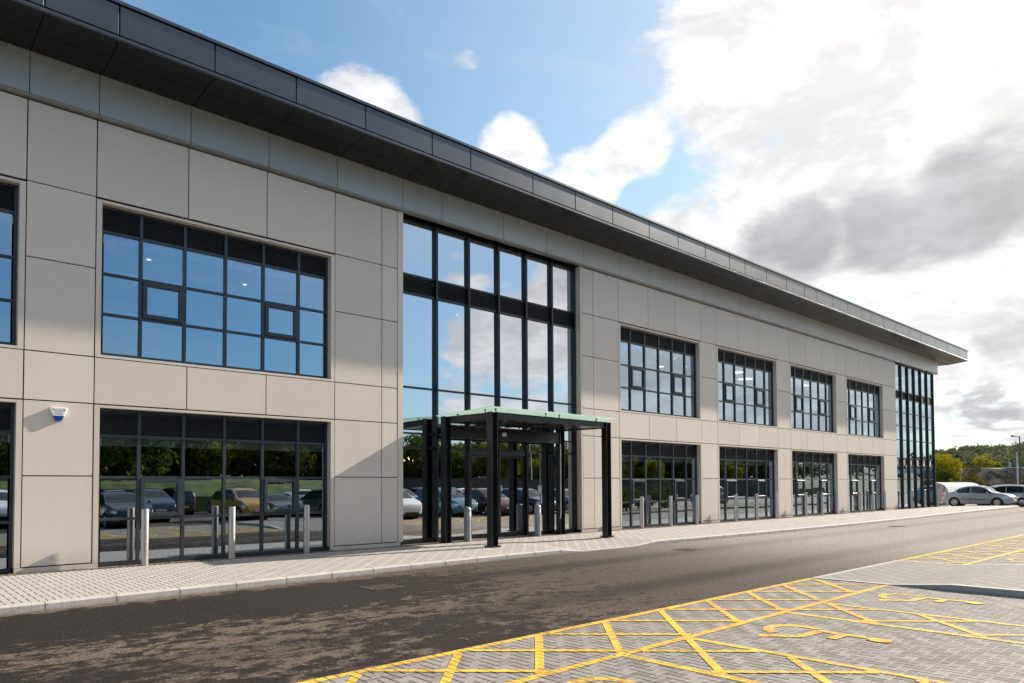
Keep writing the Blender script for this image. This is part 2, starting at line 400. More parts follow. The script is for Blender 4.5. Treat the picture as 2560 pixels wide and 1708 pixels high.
M['soil'] = simple('brown_bank', (0.20, 0.15, 0.11), 0.95, var=0.5, vscale=0.9, bump=0.8, bscale=6)
M['bank_grass'] = simple('rough_bank_grass', (0.060, 0.085, 0.014), 0.95, var=0.55, vscale=1.1, bump=0.8, bscale=9)
M['terrain'] = simple('terrain_ground', (0.07, 0.085, 0.035), 0.95, var=0.4, vscale=0.05)
M['bark'] = simple('bark', (0.06, 0.045, 0.032), 0.9, var=0.3, vscale=8)
M['leaf_yellow'] = leaf_mat('yellow_green_leaves', (0.11, 0.14, 0.012), (0.34, 0.30, 0.020), (0.55, 0.38, 0.02))
M['leaf_green'] = leaf_mat('dark_green_leaves', (0.040, 0.070, 0.016), (0.105, 0.145, 0.030), (0.19, 0.18, 0.03))
M['leaf_olive'] = leaf_mat('olive_autumn_leaves', (0.055, 0.062, 0.018), (0.13, 0.125, 0.032), (0.22, 0.15, 0.035))
M['leaf_wood'] = leaf_mat('hazed_woodland_leaves', (0.066, 0.080, 0.040), (0.140, 0.150, 0.078), (0.20, 0.185, 0.085))  # paler, greyer leaf colours stand in for distance haze
M['leaf_brown'] = leaf_mat('brown_scrub', (0.10, 0.072, 0.052), (0.40, 0.30, 0.225), (0.42, 0.36, 0.18))
M['leaf_gold'] = leaf_mat('golden_leaves', (0.20, 0.18, 0.03), (0.38, 0.30, 0.04), (0.46, 0.34, 0.04))
M['galv'] = simple('galvanised_steel', (0.42, 0.44, 0.45), 0.45, 0.6, var=0.06)
M['poly'] = translucent('clear_plastic_sheet', (0.78, 0.78, 0.78), 0.35, 0.25)
M['fence'] = simple('dark_green_fence_steel', (0.02, 0.026, 0.022), 0.5)
M['tyre'] = simple('tyre_rubber', (0.016, 0.016, 0.017), 0.8)
M['alloy'] = simple('alloy_wheel', (0.45, 0.45, 0.46), 0.35, 0.7)
M['carglass'] = simple('car_glass', (0.012, 0.016, 0.018), 0.04, 0.0, 0.8)
M['carblack'] = simple('car_black_trim', (0.012, 0.012, 0.013), 0.5)
M['headlamp'] = simple('headlamp_lens', (0.62, 0.63, 0.62), 0.08, 0.3)
M['taillamp'] = simple('tail_lamp_lens', (0.34, 0.012, 0.01), 0.1, coat=0.8)
M['plate_w'] = simple('white_number_plate', (0.7, 0.7, 0.68), 0.5)
M['plate_y'] = simple('yellow_number_plate', (0.7, 0.5, 0.05), 0.5)
def paint(name, c, metal=0.0, rough=0.3):
    M[name] = simple(name, c, rough, metal, 0.5, coat=0.9)
paint('silver_paint', (0.30, 0.315, 0.345), 0.5, 0.32); paint('white_paint', (0.72, 0.72, 0.72)); paint('blackcar_paint', (0.012, 0.012, 0.014))
paint('navy_paint', (0.015, 0.03, 0.075), 0.2); paint('red_paint', (0.30, 0.012, 0.015)); paint('gold_paint', (0.50, 0.27, 0.03), 0.2)
paint('greycar_paint', (0.12, 0.13, 0.14), 0.5); paint('teal_paint', (0.01, 0.13, 0.18), 0.3); paint('maroon_paint', (0.09, 0.01, 0.012), 0.2)

# ------------------------------------------------------------------ mesh builder
class MB:
    def __init__(s): s.v = []; s.f = []; s.mi = []; s.tint = []; s.cur = 0; s.t = 0.5
    def add(s, vs, fs):
        b = len(s.v); s.v += [tuple(v) for v in vs]
        for f in fs: s.f.append(tuple(b+i for i in f)); s.mi.append(s.cur); s.tint.append(s.t)
    def box(s, x0, x1, y0, y1, z0, z1):
        s.add([(x0,y0,z0),(x1,y0,z0),(x1,y1,z0),(x0,y1,z0),(x0,y0,z1),(x1,y0,z1),(x1,y1,z1),(x0,y1,z1)],
              [(0,3,2,1),(4,5,6,7),(0,1,5,4),(1,2,6,5),(2,3,7,6),(3,0,4,7)])
    def hexa(s, p):   # 8 points, bottom 4 ccw then top 4
        s.add(p, [(0,3,2,1),(4,5,6,7),(0,1,5,4),(1,2,6,5),(2,3,7,6),(3,0,4,7)])
    def bevbox(s, x0, x1, y0, y1, z0, z1, b=0.008):
        """front (-y) edges chamfered"""
        p = []
        for (yy, i) in ((y0, b), (y0+b, 0), (y1, 0)):
            p += [(x0+i,yy,z0+i),(x1-i,yy,z0+i),(x1-i,yy,z1-i),(x0+i,yy,z1-i)]
        f = [(0,1,2,3)]
        for k in (0, 4):
            for q in range(4): f.append((k+q, k+4+q, k+4+(q+1)%4, k+(q+1)%4))
        f.append((11,10,9,8))
        s.add(p, f)
    def quad(s, a, b, c, d): s.add([a,b,c,d], [(0,1,2,3)])
    def prism(s, poly, axis, a0, a1):
        n = len(poly)
        def P(p, a): return (a,p[0],p[1]) if axis=='x' else ((p[0],a,p[1]) if axis=='y' else (p[0],p[1],a))
        s.add([P(p,a0) for p in poly]+[P(p,a1) for p in poly],
              [tuple(range(n-1,-1,-1)), tuple(range(n,2*n))]+[(i,(i+1)%n,n+(i+1)%n,n+i) for i in range(n)])
    def lathe(s, prof, n=20, c=(0,0,0), axis='z', cap=True):
        vs = []
        for (r, h) in prof:
            for k in range(n):
                a = 2*math.pi*k/n; q = (r*math.cos(a), r*math.sin(a), h)
                if axis == 'y': q = (q[0], q[2], q[1])
                if axis == 'x': q = (q[2], q[0], q[1])
                vs.append((c[0]+q[0], c[1]+q[1], c[2]+q[2]))
        fs = []
        for i in range(len(prof)-1):
            for k in range(n): fs.append((i*n+k, i*n+(k+1)%n, (i+1)*n+(k+1)%n, (i+1)*n+k))
        if cap:
            fs.append(tuple(range(n-1,-1,-1))); m = (len(prof)-1)*n; fs.append(tuple(range(m, m+n)))
        s.add(vs, fs)
    def tube(s, pts, r, n=8):
        pts = [Vector(p) for p in pts]; vs = []; rr = r if isinstance(r, (list, tuple)) else [r]*len(pts)
        for i, p in enumerate(pts):
            d = (pts[min(i+1, len(pts)-1)]-pts[max(i-1, 0)]).normalized()
            a = d.cross(Vector((0,0,1)) if abs(d.z) < 0.9 else Vector((1,0,0))).normalized(); b = d.cross(a)
            for k in range(n):
                t = 2*math.pi*k/n; vs.append(tuple(p+(a*math.cos(t)+b*math.sin(t))*rr[i]))
        fs = []
        for i in range(len(pts)-1):
            for k in range(n): fs.append((i*n+k, i*n+(k+1)%n, (i+1)*n+(k+1)%n, (i+1)*n+k))
        fs.append(tuple(range(n-1,-1,-1))); m = (len(pts)-1)*n; fs.append(tuple(range(m, m+n)))
        s.add(vs, fs)
    def build(s, name, mats, parent=None, smooth=None, loc=None):
        if not isinstance(mats, (list, tuple)): mats = [mats]
        me = bpy.data.meshes.new(name); me.from_pydata(s.v, [], s.f)
        for m in mats: me.materials.append(m)
        if len(mats) > 1: me.polygons.foreach_set('material_index', s.mi)
        a = me.attributes.new('tint', 'FLOAT', 'FACE'); a.data.foreach_set('value', s.tint)
        me.update()
        if smooth is not None:
            me.shade_smooth()
            if smooth < 179: me.set_sharp_from_angle(angle=R(smooth))
        o = bpy.data.objects.new(name, me); COL.objects.link(o)
        if parent: o.parent = parent
        if loc: o.location = loc
        return o

def tag(o, label, cat, group=None):
    o['label'] = label; o['category'] = cat
    if group: o['group'] = group
    return o
def struct(o): o['kind'] = 'structure'; return o
def stuff(o, label=None, cat=None):
    o['kind'] = 'stuff'
    if label: o['label'] = label; o['category'] = cat
    return o
def thing(name, label, cat, loc=(0,0,0), rz=0.0, group=None):
    o = bpy.data.objects.new(name, None); COL.objects.link(o)
    o.location = loc; o.rotation_euler = (0,0,rz); o.empty_display_size = 0.3
    return tag(o, label, cat, group)
def copy_tree(o, parent=None):
    c = o.copy(); COL.objects.link(c); c.parent = parent
    for ch in o.children: copy_tree(ch, c)
    return c
def text_mesh(name, body, size, mat, parent, loc, rot):
    cu = bpy.data.curves.new(name, 'FONT'); cu.body = body; cu.size = size; cu.align_x = 'LEFT'; cu.extrude = 0.0008
    tmp = bpy.data.objects.new('tmp', cu); COL.objects.link(tmp)
    bpy.context.view_layer.update()
    me = bpy.data.meshes.new_from_object(tmp.evaluated_get(bpy.context.evaluated_depsgraph_get()))
    bpy.data.objects.remove(tmp)
    me.materials.clear(); me.materials.append(mat)
    o = bpy.data.objects.new(name, me); COL.objects.link(o)
    o.parent = parent; o.location = loc; o.rotation_euler = rot
    return o

# ------------------------------------------------------------------ ground
b = MB(); b.quad((-1500,-1500,-0.06),(1500,-1500,-0.06),(1500,1500,-0.06),(-1500,1500,-0.06))
struct(b.build('ground', M['terrain']))
b = MB(); b.quad((-90,-32.5,0),(115,-32.5,0),(115,45,0),(-90,45,0))
struct(b.build('road', M['asphalt']))
# block-paved parking bays, with the strip of marked bays in yellow
b = MB(); b.quad((-40,-17.5,0.004),(12.9,-17.5,0.004),(12.9,-9.79,0.004),(-40,-9.79,0.004))
b.quad((17.05,-17.5,0.004),(70,-17.5,0.004),(70,-9.79,0.004),(17.05,-9.79,0.004))
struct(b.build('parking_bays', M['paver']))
# raised island between the bays, flush at the road and ramping up to a full kerb
b = MB()
st = [(-9.80,0.012),(-11.15,0.014),(-12.05,0.10),(-15.4,0.105)]
for k in range(len(st)-1):
    (ya,za),(yb,zb) = st[k], st[k+1]
    b.quad((13.03,yb,zb),(16.92,yb,zb),(16.92,ya,za),(13.03,ya,za))
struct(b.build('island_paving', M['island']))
b = MB()
for (xa, xb) in ((12.9,13.03),(16.92,17.05)):
    for k in range(len(st)-1):
        (ya,za),(yb,zb) = st[k], st[k+1]
        b.hexa([(xa,yb,-.02),(xb,yb,-.02),(xb,ya,-.02),(xa,ya,-.02),(xa,yb,zb+.004),(xb,yb,zb+.004),(xb,ya,za+.004),(xa,ya,za+.004)])
b.box(13.03,16.92,-9.90,-9.80,-.02,.014)
b.box(12.9,17.05,-15.53,-15.4,-.02,.109)
struct(b.build('island_kerb', M['kerb']))

def lerp(tab, x):
    if x <= tab[0][0]: return tab[0][1]
    for (a, va), (c, vc) in zip(tab, tab[1:]):
        if x <= c: return va+(vc-va)*(x-a)/(c-a)
    return tab[-1][1]
KY = [(-40,-3.95),(-3,-3.93),(2,-3.87),(5,-3.72),(8,-3.55),(11,-3.43),(14,-3.40),(17,-3.45),(20,-3.58),(25,-3.72),(30,-3.80),(35,-3.73),(39,-3.60),(46,-3.45),(52,-3.38),(60,-3.40)]
KZ = [(13.15,0.11),(14.1,0.014),(16.06,0.014),(17.1,0.11)]
xs = sorted(set([-40,-30,-20,-12,-8]+[-5+0.5*k for k in range(130)]+[13.15,14.1,16.06,17.1,59.9]))
xs = [x for x in xs if x <= 58.5]
b = MB(); c = MB()
for xa, xb in zip(xs, xs[1:]):
    pa = []
    for x in (xa, xb):
        y, z = lerp(KY, x), lerp(KZ, x)
        row = [(x,y,-.03),(x,y,max(z-.02,.004)),(x,y+.02,z),(x,y+.125,z+.002)]
        zm = z+(0.158-z)*0.62
        y2 = -0.36 if x < 53.4 else min(-0.36, -0.36-(x-53.4)*0.58)
        y2 = max(y2, y+.14)
        row2 = [(x,y+.125,z+.002),(x,y+(y2-y)*0.55,zm),(x,y2,0.160)]
        pa.append((row, row2))
    (ra, ra2), (rb, rb2) = pa
    for q in range(3): b.quad(ra[q], rb[q], rb[q+1], ra[q+1])
    for q in range(2): c.quad(ra2[q], rb2[q], rb2[q+1], ra2[q+1])
    if xa >= 53.4: b.quad(ra2[2], rb2[2], (rb2[2][0],rb2[2][1],-.02), (ra2[2][0],ra2[2][1],-.02))
struct(b.build('kerb', M['kerb'], smooth=50))
struct(c.build('pavement', M['pave_pale'], smooth=40))
b = MB(); b.box(-40,53.4,-0.36,0.3,-.05,0.150)
struct(b.build('gravel_margin', M['gravel']))
b = MB()
rg = random.Random(3)
for k in range(2600):
    x = rg.uniform(-2, 34) if k < 1900 else rg.uniform(2, 14); y = rg.uniform(-0.33, 0.02); r = rg.uniform(.007,.018)
    z = 0.150+r*0.4
    b.t = rg.random()
    b.add([(x-r,y,z),(x,y-r*.8,z),(x+r,y,z),(x,y+r*.8,z),(x,y,z+r*.8)], [(0,1,4),(1,2,4),(2,3,4),(3,0,4)])
stuff(b.build('gravel_stones', leaf_mat('stone_chips', (0.10,0.07,0.05), (0.36,0.27,0.20), (0.5,0.45,0.4))), 'small brown stones in the narrow strip along the foot of the facade', 'gravel')

# ---------------------------------------------------------------- yellow paint
def strip(mb, p, q, w, z):
    d = Vector((q[0]-p[0], q[1]-p[1])); L = d.length; n = Vector((-d.y, d.x))/L*w/2
    k = max(1, int(L/1.0))
    for i in range(k):
        a = (p[0]+d.x*i/k, p[1]+d.y*i/k); e = (p[0]+d.x*(i+1)/k, p[1]+d.y*(i+1)/k)
        mb.quad((a[0]-n.x,a[1]-n.y,z),(e[0]-n.x,e[1]-n.y,z),(e[0]+n.x,e[1]+n.y,z),(a[0]+n.x,a[1]+n.y,z))
def clip(px, py, dxx, dyy, x0, x1, y0, y1):
    t0, t1 = -1e9, 1e9
    for p, d, lo, hi in ((px, dxx, x0, x1), (py, dyy, y0, y1)):
        a, c = (lo-p)/d, (hi-p)/d
        t0, t1 = max(t0, min(a, c)), min(t1, max(a, c))
    return ((px+dxx*t0, py+dyy*t0), (px+dxx*t1, py+dyy*t1)) if t1-t0 > 0.12 else None
b = MB(); z = 0.0085
def bay_group(xa, xb, seps, skip=()):
    strip(b, (xa,-9.845), (xb,-9.845), 0.11, z)
    strip(b, (xa,-11.10), (xb,-11.10), 0.10, z)
    zones = [(xa, xb, -11.05, -9.90)]
    for (s0, s1) in seps:
        for s in (s0, s1): strip(b, (s,-11.15), (s,-16.2), 0.10, z)
        zones.append((s0+.05, s1-.05, -16.2, -11.15))
    for (x0, x1, y0, y1) in zones:
        for k in range(-60, 80):
            for (zz, seg) in ((z+.0012, clip(18.05+1.163*k-9.9, -9.9, -1, -1, x0, x1, y0, y1)),
                              (z+.0024, clip(-1.60+1.163*k+9.9, -9.9, 1, -1, x0, x1, y0, y1))):
                if seg: strip(b, *seg, 0.088, zz)
bay_group(-8, 12.86, [(2.34,3.44),(5.79,6.94),(9.24,10.34),(-1.11,-0.01),(-4.56,-3.46)])
bay_group(17.08, 38, [(20.40,21.50),(23.85,24.95),(27.3,28.4),(30.75,31.85)])
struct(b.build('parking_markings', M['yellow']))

def sym(cx, cy, label):
    q = MB(); zz = 0.0085
    def pl(pts, w):
        P_ = [Vector(p) for p in pts]; L_ = []; R_ = []
        for i, p in enumerate(P_):
            d = (P_[min(i+1,len(P_)-1)]-P_[max(i-1,0)]).normalized(); n = Vector((-d.y, d.x))*w/2
            L_.append(p+n); R_.append(p-n)
        for i in range(len(P_)-1):
            q.quad((*R_[i],zz),(*R_[i+1],zz),(*L_[i+1],zz),(*L_[i],zz))
    X = lambda u, v: (cx+u, cy+v)
    ring = [X(0.13+0.30*math.cos(R(a)), 0.13+0.29*math.sin(R(a))) for a in range(158, -45, -12)]
    pl(ring, 0.115); zz += .001
    pl([X(-0.42,0.28), X(-0.38,0.19)], 0.15); zz += .001
    pl([X(-0.38,0.22), X(-0.16,-0.07), X(0.27,-0.11)], 0.115); zz += .001
    pl([X(0.29,-0.08), X(0.30,-0.62)], 0.125); zz += .001
    pl([X(0.25,-0.38), X(-0.04,-0.37)], 0.115); zz += .001
    hd = [X(0.25+0.11*math.cos(R(a)), -0.77+0.13*math.sin(R(a))) for a in range(0,360,24)]
    q.add([(*p,zz) for p in hd], [tuple(range(len(hd)))])
    return tag(q.build('wheelchair_symbol', M['yellow']), label, 'road marking', 'painted wheelchair symbols')
sym(8.05,-11.88,'yellow painted wheelchair symbol in the bay between the two hatched strips, nearest one seen whole')
sym(11.58,-11.88,'yellow painted wheelchair symbol in the bay beside the dark shaded island kerb')
sym(4.60,-11.88,'yellow painted wheelchair symbol cut off by the bottom edge of the photo')
sym(19.0,-11.88,'far yellow painted wheelchair symbol beyond the raised island at the right edge')

# ---------------------------------------------------------------- drain gullies
def gully(x, y, label):
    t = thing('drain_grating', label, 'drain', (x,y,0.0), 0, 'road gullies beside the kerb')
    q = MB(); q.box(-.30,.30,-.26,.26,-.02,.0045); q.build('slot_pit', M['hole'], t)
    q = MB()
    for (a,c,d,e) in ((-.30,.30,-.26,-.215),(-.30,.30,.215,.26),(-.30,-.25,-.215,.215),(.25,.30,-.215,.215)): q.box(a,c,d,e,-.01,.009)
    q.build('frame', M['cast'], t)
    q = MB()
    for k in range(7):
        xx = -.25+.5*(k+.5)/7
        q.add([(xx-.018-.05,-.215,.009),(xx+.018-.05,-.215,.009),(xx+.018+.05,.215,.009),(xx-.018+.05,.215,.009),
               (xx-.018-.05,-.215,.0),(xx+.018-.05,-.215,.0),(xx+.018+.05,.215,.0),(xx-.018+.05,.215,.0)],
              [(0,1,2,3),(4,7,6,5),(0,4,5,1),(1,5,6,2),(2,6,7,3),(3,7,4,0)])
    q.box(-.25,.25,-.02,.02,.0,.0085)
    q.build('bars', M['cast'], t)
gully(6.73,-5.28,'rusty drain grating in the damp dark asphalt, nearest of the three')
gully(16.25,-4.97,'drain grating in the road just right of the dropped kerb')
gully(30.6,-5.2,'far drain grating in the pale road beyond the dropped kerb')

# ------------------------------------------------------------------ building
B = thing('office_building', 'two storey office building with beige panels, dark roof overhang and glazed entrance', 'building', (0,0,0))
X = {1:2.449,2:3.597,3:5.323,4:7.054,5:8.783,6:10.121,7:10.693,8:17.858,9:18.42,10:19.767,13:24.956,14:26.113,17:31.295,18:32.475,21:37.684,22:38.836,25:44.026,26:45.994}
Z0,Z1,Z2,Z3,Z4,Z5,Z6 = .256,1.926,3.327,4.237,5.972,7.383,8.905
WINX = [(-2.74,2.449),(3.597,8.783),(19.767,24.956),(26.113,31.295),(32.475,37.684),(38.836,44.026)]
LEFTX = [(-9.05,-3.89),(-15.3,-10.2)]
PIERS = [(-3.89,-2.74),(2.449,3.597),(8.783,10.121),(10.121,10.693-.085),(17.858,18.42),(18.42,19.767),(24.956,26.113),(31.295,32.475),(37.684,38.836),(44.026,45.994-.03)]
g = 0.011; clL = MB(); clR = MB(); rp = random.Random(5)
def panel(x0, x1, z0, z1):
    cl = clL if x1 < 11 else clR; cl.t = rp.random()
    cl.box(x0+g, x1-g, 0.0, 0.035, z0+g, z1-g)
for (a, c) in PIERS:
    for (za, zb) in ((Z0,Z1),(Z1,Z2),(Z2,Z3),(Z3,Z4),(Z4,Z5),(Z5,Z6)): panel(a, c, za, zb)
for (a, c) in WINX:
    w3 = (c-a)/3
    for k in range(3):
        panel(a+w3*k, a+w3*(k+1), Z2, Z3); panel(a+w3*k, a+w3*(k+1), Z5, Z6)
panel(-12.0,-3.89,Z0,Z6)
clL.build('cladding', M['clad'], B); clR.build('cladding', M['clad'], B)
# dark backing wall with openings
bkL = MB(); bkR = MB()
def back(x0,x1,z0,z1): (bkL if x1 < 11 else bkR).box(x0,x1,0.037,0.16,z0,z1)
zA,zB,zC,zD = 0.17,3.27,4.29,7.30
back(-40,-2.65,0,9.0); back(2.36,3.69,0,9.0); back(8.69,10.76,0,9.0); back(17.80,19.86,0,9.0)
for (a, c) in ((24.87,26.20),(31.21,32.56),(37.6,38.93),(43.94,45.96)): back(a,c,0,9.0)
for (a, c) in WINX:
    back(a+.09,c-.09,zB+.005,zC-.005); back(a+.09,c-.09,zD+.005,9.0)
bkL.build('wall_backing', M['gap'], B); bkR.build('wall_backing', M['gap'], B)
# plinth strip under the panels
for (a, c) in [(-12,-2.64),(2.449-.10,3.597+.10),(8.683,10.693),(17.775,19.867),(24.856,26.213),(31.195,32.575),(37.584,38.936),(43.926,45.964)]:
    q = MB(); q.box(a, c, -.006, .06, .150, .243); q.build('plinth', M['trim'], B)
# frieze, rail, soffit, fascia, roof
FJ = [-40,-30,-20,-12,-3.89,-2.74,-1.01,.72,2.455,3.605,5.33,7.055,8.79,10.70,12.0,14.285,16.1,17.862,19.78,21.5,23.23,24.96,26.12,27.85,29.57,31.3,32.48,34.2,35.95,37.69,38.84,40.56,42.3,44.03,45.99,48.3,50.7,53.45]
FAJ = [-40,-30,-20,-12,-3.89,-2.74,-1.01,.72,2.46,3.63,5.36,7.10,8.83,10.75,12.0,14.30,16.1,17.87,19.8,21.5,23.25,24.96,26.12,27.85,29.6,31.3,32.48,34.2,35.95,37.7,38.86,40.56,42.34,44.32,46.29,48.85,51.15,53.5,55.55]
q = MB()
for a, c in zip(FJ, FJ[1:]):
    q.t = rp.random(); q.bevbox(a+.006, c-.006, -.09, -.05, 8.985, 9.78, .004)
q.t = .5
q.box(53.41,53.45,-.05,20,8.99,9.78)
q.build('frieze', M['frieze'], B)
q = MB(); q.box(-40,53.40,-.047,.05,8.99,9.8); q.build('frieze_backing', M['gap'], B)
q = MB()
prof = [(-.112,8.972),(-.112,8.955),(-.075,8.92),(-.02,8.912),(.03,8.912),(.03,8.975)]
for a, c in zip(FJ, FJ[1:]):
    q.t = rp.random(); q.prism(prof, 'x', a+.002, c-.002)
q.build('frieze_rail', M['rail'], B, smooth=40)
q = MB(); sm = 0.008
for a, c in zip(FAJ, FAJ[1:]):
    for (ya, yb) in ((-1.30,-.70),(-.70,-.07)):
        za = 9.77+(9.89-9.77)*(ya+.09)/(-1.21); zb_ = 9.77+(9.89-9.77)*(yb+.09)/(-1.21)
        q.t = rp.random()
        q.hexa([(a+sm,ya+sm,za),(c-sm,ya+sm,za),(c-sm,yb-sm,zb_),(a+sm,yb-sm,zb_),(a+sm,ya+sm,za+.04),(c-sm,ya+sm,za+.04),(c-sm,yb-sm,zb_+.04),(a+sm,yb-sm,zb_+.04)])
# return soffit at the far end, beyond the corner
for k in range(8):
    q.t = rp.random(); q.box(53.5,55.5,-.05+2.5*k,2.43+2.5*k,9.78,9.82)
q.build('soffit', M['soffit'], B)
q = MB()
q.hexa([(-40,-1.29,9.94),(55.5,-1.29,9.94),(55.5,-.05,9.81),(-40,-.05,9.81),(-40,-1.29,9.97),(55.5,-1.29,9.97),(55.5,-.05,9.97),(-40,-.05,9.97)])
q.box(-40,55.4,-1.27,-1.23,9.97,10.58); q.box(53.46,55.5,-.05,20,9.825,9.9)
q.build('soffit_backing', M['gap'], B)
q = MB()
for a, c in zip(FAJ, FAJ[1:]):
    q.t = rp.random(); q.bevbox(a+.012, c-.012, -1.32, -1.28, 10.0, 10.55, .006)
q.t = .4
for k in range(8): q.t = rp.random(); q.box(55.51,55.55,-1.28+2.5*k+.01,1.2+2.5*k-.01,10.0,10.55)
q.build('fascia', M['fascia'], B)
q = MB()
q.prism([(-1.325,9.895),(-1.345,9.905),(-1.345,9.955),(-1.325,9.975),(-1.26,9.975),(-1.26,9.895)], 'x', -40, 55.56)
q.box(55.50,55.58,-1.26,20,9.895,9.975)
q.build('fascia_drip_edge', M['fascia'], B, smooth=40)
q = MB()
q.prism([(-1.36,10.565),(-1.36,10.625),(-1.1,10.64),(-1.1,10.565)], 'x', -40, 55.60)
q.box(55.30,55.60,-1.1,20,10.565,10.63)
q.build('roof_capping', M['fascia'], B)
q = MB(); q.box(-40,55.3,-1.1,20,10.50,10.56); q.build('roof', M['soffit'], B)
q = MB(); q.box(53.0,53.4,6.0,20,.1,9.0); q.box(-40,53.3,19.6,20,.1,9.0); q.build('rear_wall', M['clad'], B)

# ------------------------------------------------------------------ windows
rw = random.Random(11)
def pane_quad(mb, x0, x1, y, z0, z1, amp=0.0022):
    """a pane that leans a hair, so that reflections break from pane to pane"""
    a, c = rw.uniform(-amp, amp), rw.uniform(-amp, amp)
    w, h = (x1-x0)/2, (z1-z0)/2
    p = lambda sx, sz: ((x0+x1)/2+sx*w, y+a*sx*w+c*sz*h, (z0+z1)/2+sz*h)
    mb.quad(p(-1,-1), p(1,-1), p(1,1), p(-1,1))
def louvre(mb, x0, x1, y, z0, z1, pitch=0.042):
    n = int((z1-z0)/pitch)
    for k in range(n):
        zz = z0+(k+.1)*pitch
        mb.add([(x0,y-.022,zz),(x1,y-.022,zz),(x1,y+.022,zz+.028),(x0,y+.022,zz+.028),(x0,y-.022,zz-.006),(x1,y-.022,zz-.006),(x1,y+.022,zz+.020),(x0,y+.022,zz+.020)],
               [(0,1,2,3),(7,6,5,4),(0,4,5,1),(1,5,6,2),(2,6,7,3),(3,7,4,0)])
def window(a, c, z0, z1, trans, lz, sash_row):
    """a..c joint to joint; opening is 0.1 in; trans = transom heights from bottom; lz = louvre bottom"""
    w = MB(); xo0, xo1 = a+.102, c-.102; cx = (a+c)/2
    yf, yb, yg = .165, .255, .205
    mx = [cx+k*.865 for k in (-2,-1,0,1,2)]
    w.box(xo0,xo0+.055,yf,yb,z0,z1); w.box(xo1-.055,xo1,yf,yb,z0,z1)
    w.box(xo0+.055,xo1-.055,yf+.002,yb,z0,z0+.075); w.box(xo0+.055,xo1-.055,yf+.002,yb,z1-.05,z1)
    for m_ in mx: w.box(m_-.030,m_+.030,yf-.004,yb,z0+.075,z1-.05)
    edges = [xo0+.055]+mx+[xo1-.055]
    hs = 0.026
    for t in trans+[lz]:
        for k in range(6):
            xa = edges[k]+(.03 if k else 0); xb = edges[k+1]-(.03 if k < 5 else 0)
            w.box(xa,xb,yf+.004,yb-.01,t-hs,t+hs)
    win = w.build('window', M['frame'], B)
    tr = MB()   # light metal trim round the opening, with the deep reveal
    for (p0,p1,q0,q1) in ((a+.008,xo0,z0-.05 if z0>1 else .25,z1+.05),(xo1,c-.008,z0-.05 if z0>1 else .25,z1+.05)):
        tr.t = rw.random(); tr.box(p0,p1,-.004,.22,q0,q1)
    tr.box(xo0,xo1,-.0035,.22,z1,z1+.049)
    if z0 > 1: tr.box(xo0,xo1,-.0035,.22,z0-.049,z0)
    tr.build('window_trim', M['trim'], win)
    lv = MB(); louvre(lv, xo0+.055, xo1-.055, .200, lz+.03, z1-.052)
    lv.box(xo0+.055,xo1-.055,.235,.25,lz+.026,z1-.05)
    lv.build('louvre', M['louvre'], win)
    g_ = MB(); rows = [z0+.075]+trans+[lz]
    for r_ in range(len(rows)-1):
        for k in range(6):
            if r_ == sash_row and k in (1, 4): continue
            pane_quad(g_, edges[k]+.028, edges[k+1]-.028, yg, rows[r_]+(.024 if r_ else -.002), rows[r_+1]-.024)
    g_.build('pane', M['glass'], win)
    for k in (1, 4):     # opening lights with their thicker sash
        xa, xb = edges[k]+.034, edges[k+1]-.034; za, zb_ = rows[sash_row]+.030, rows[sash_row+1]-.030
        s_ = MB(); t_ = .082
        s_.bevbox(xa,xa+t_,.128,.215,za,zb_,.006); s_.bevbox(xb-t_,xb,.128,.215,za,zb_,.006)
        s_.bevbox(xa+t_,xb-t_,.129,.215,zb_-t_,zb_,.006); s_.bevbox(xa+t_,xb-t_,.129,.215,za,za+t_,.006)
        s_.cur = 1
        pane_quad(s_, xa+t_-.003, xb-t_+.003, .185, za+t_-.003, zb_-t_+.003, .004)
        s_.build('opening_light', [M['frame'], M['glass']], win)
    bl = MB(); bl.box(xo0+.06,xo1-.06,.262,.33,lz-.19,lz-.03); bl.build('blind_box', M['white'], win)
    return win
for (a, c) in WINX:
    window(a, c, .165, 3.262, [1.076,1.905], 2.725, 1)
    window(a, c, 4.293, 7.298, [5.140,5.945], 6.785, 1)

# ------------------------------------------------------------------ entrance glazing
w = MB(); ex0, ex1 = 10.775, 17.776; yg = .29
fins = [12.04,13.195,14.35,15.50,16.65]
for f in fins: w.box(f-.032,f+.032,.185,.33,.16,8.905)
w.box(ex0,ex0+.06,.20,.33,.16,8.905); w.box(ex1-.06,ex1,.20,.33,.16,8.905)
ed = [ex0+.06]+fins+[ex1-.06]
for k in range(6):
    xa = ed[k]+(.032 if k else 0); xb = ed[k+1]-(.032 if k < 5 else 0)
    for (za, zb_) in ((8.84,8.90),(7.36,7.42),(6.86,6.92),(4.325,4.375),(3.09,3.14),(2.70,2.76)):
        w.box(xa,xb,.25,.33,za,zb_)
    if k not in (2, 3): w.box(xa,xb,.25,.33,.155,.27)
G = w.build('entrance_glazing', M['black'], B)
w = MB(); ey = .05
w.bevbox(10.693-.082,ex0,-.006,.45,.245,8.91,.004); w.build('entrance_trim', M['trim'], G)
w = MB(); w.bevbox(ex1,17.858-.008,-.006,.45,.245,8.91,.004); w.build('entrance_trim', M['trim'], G)
w = MB()
for k in range(6):
    xa = ed[k]+(.032 if k else 0); xb = ed[k+1]-(.032 if k < 5 else 0)
    louvre(w, xa, xb, .285, 6.925, 7.355, .040); w.box(xa,xb,.32,.33,6.92,7.36)
w.build('louvre', M['louvre'], G)
w = MB()
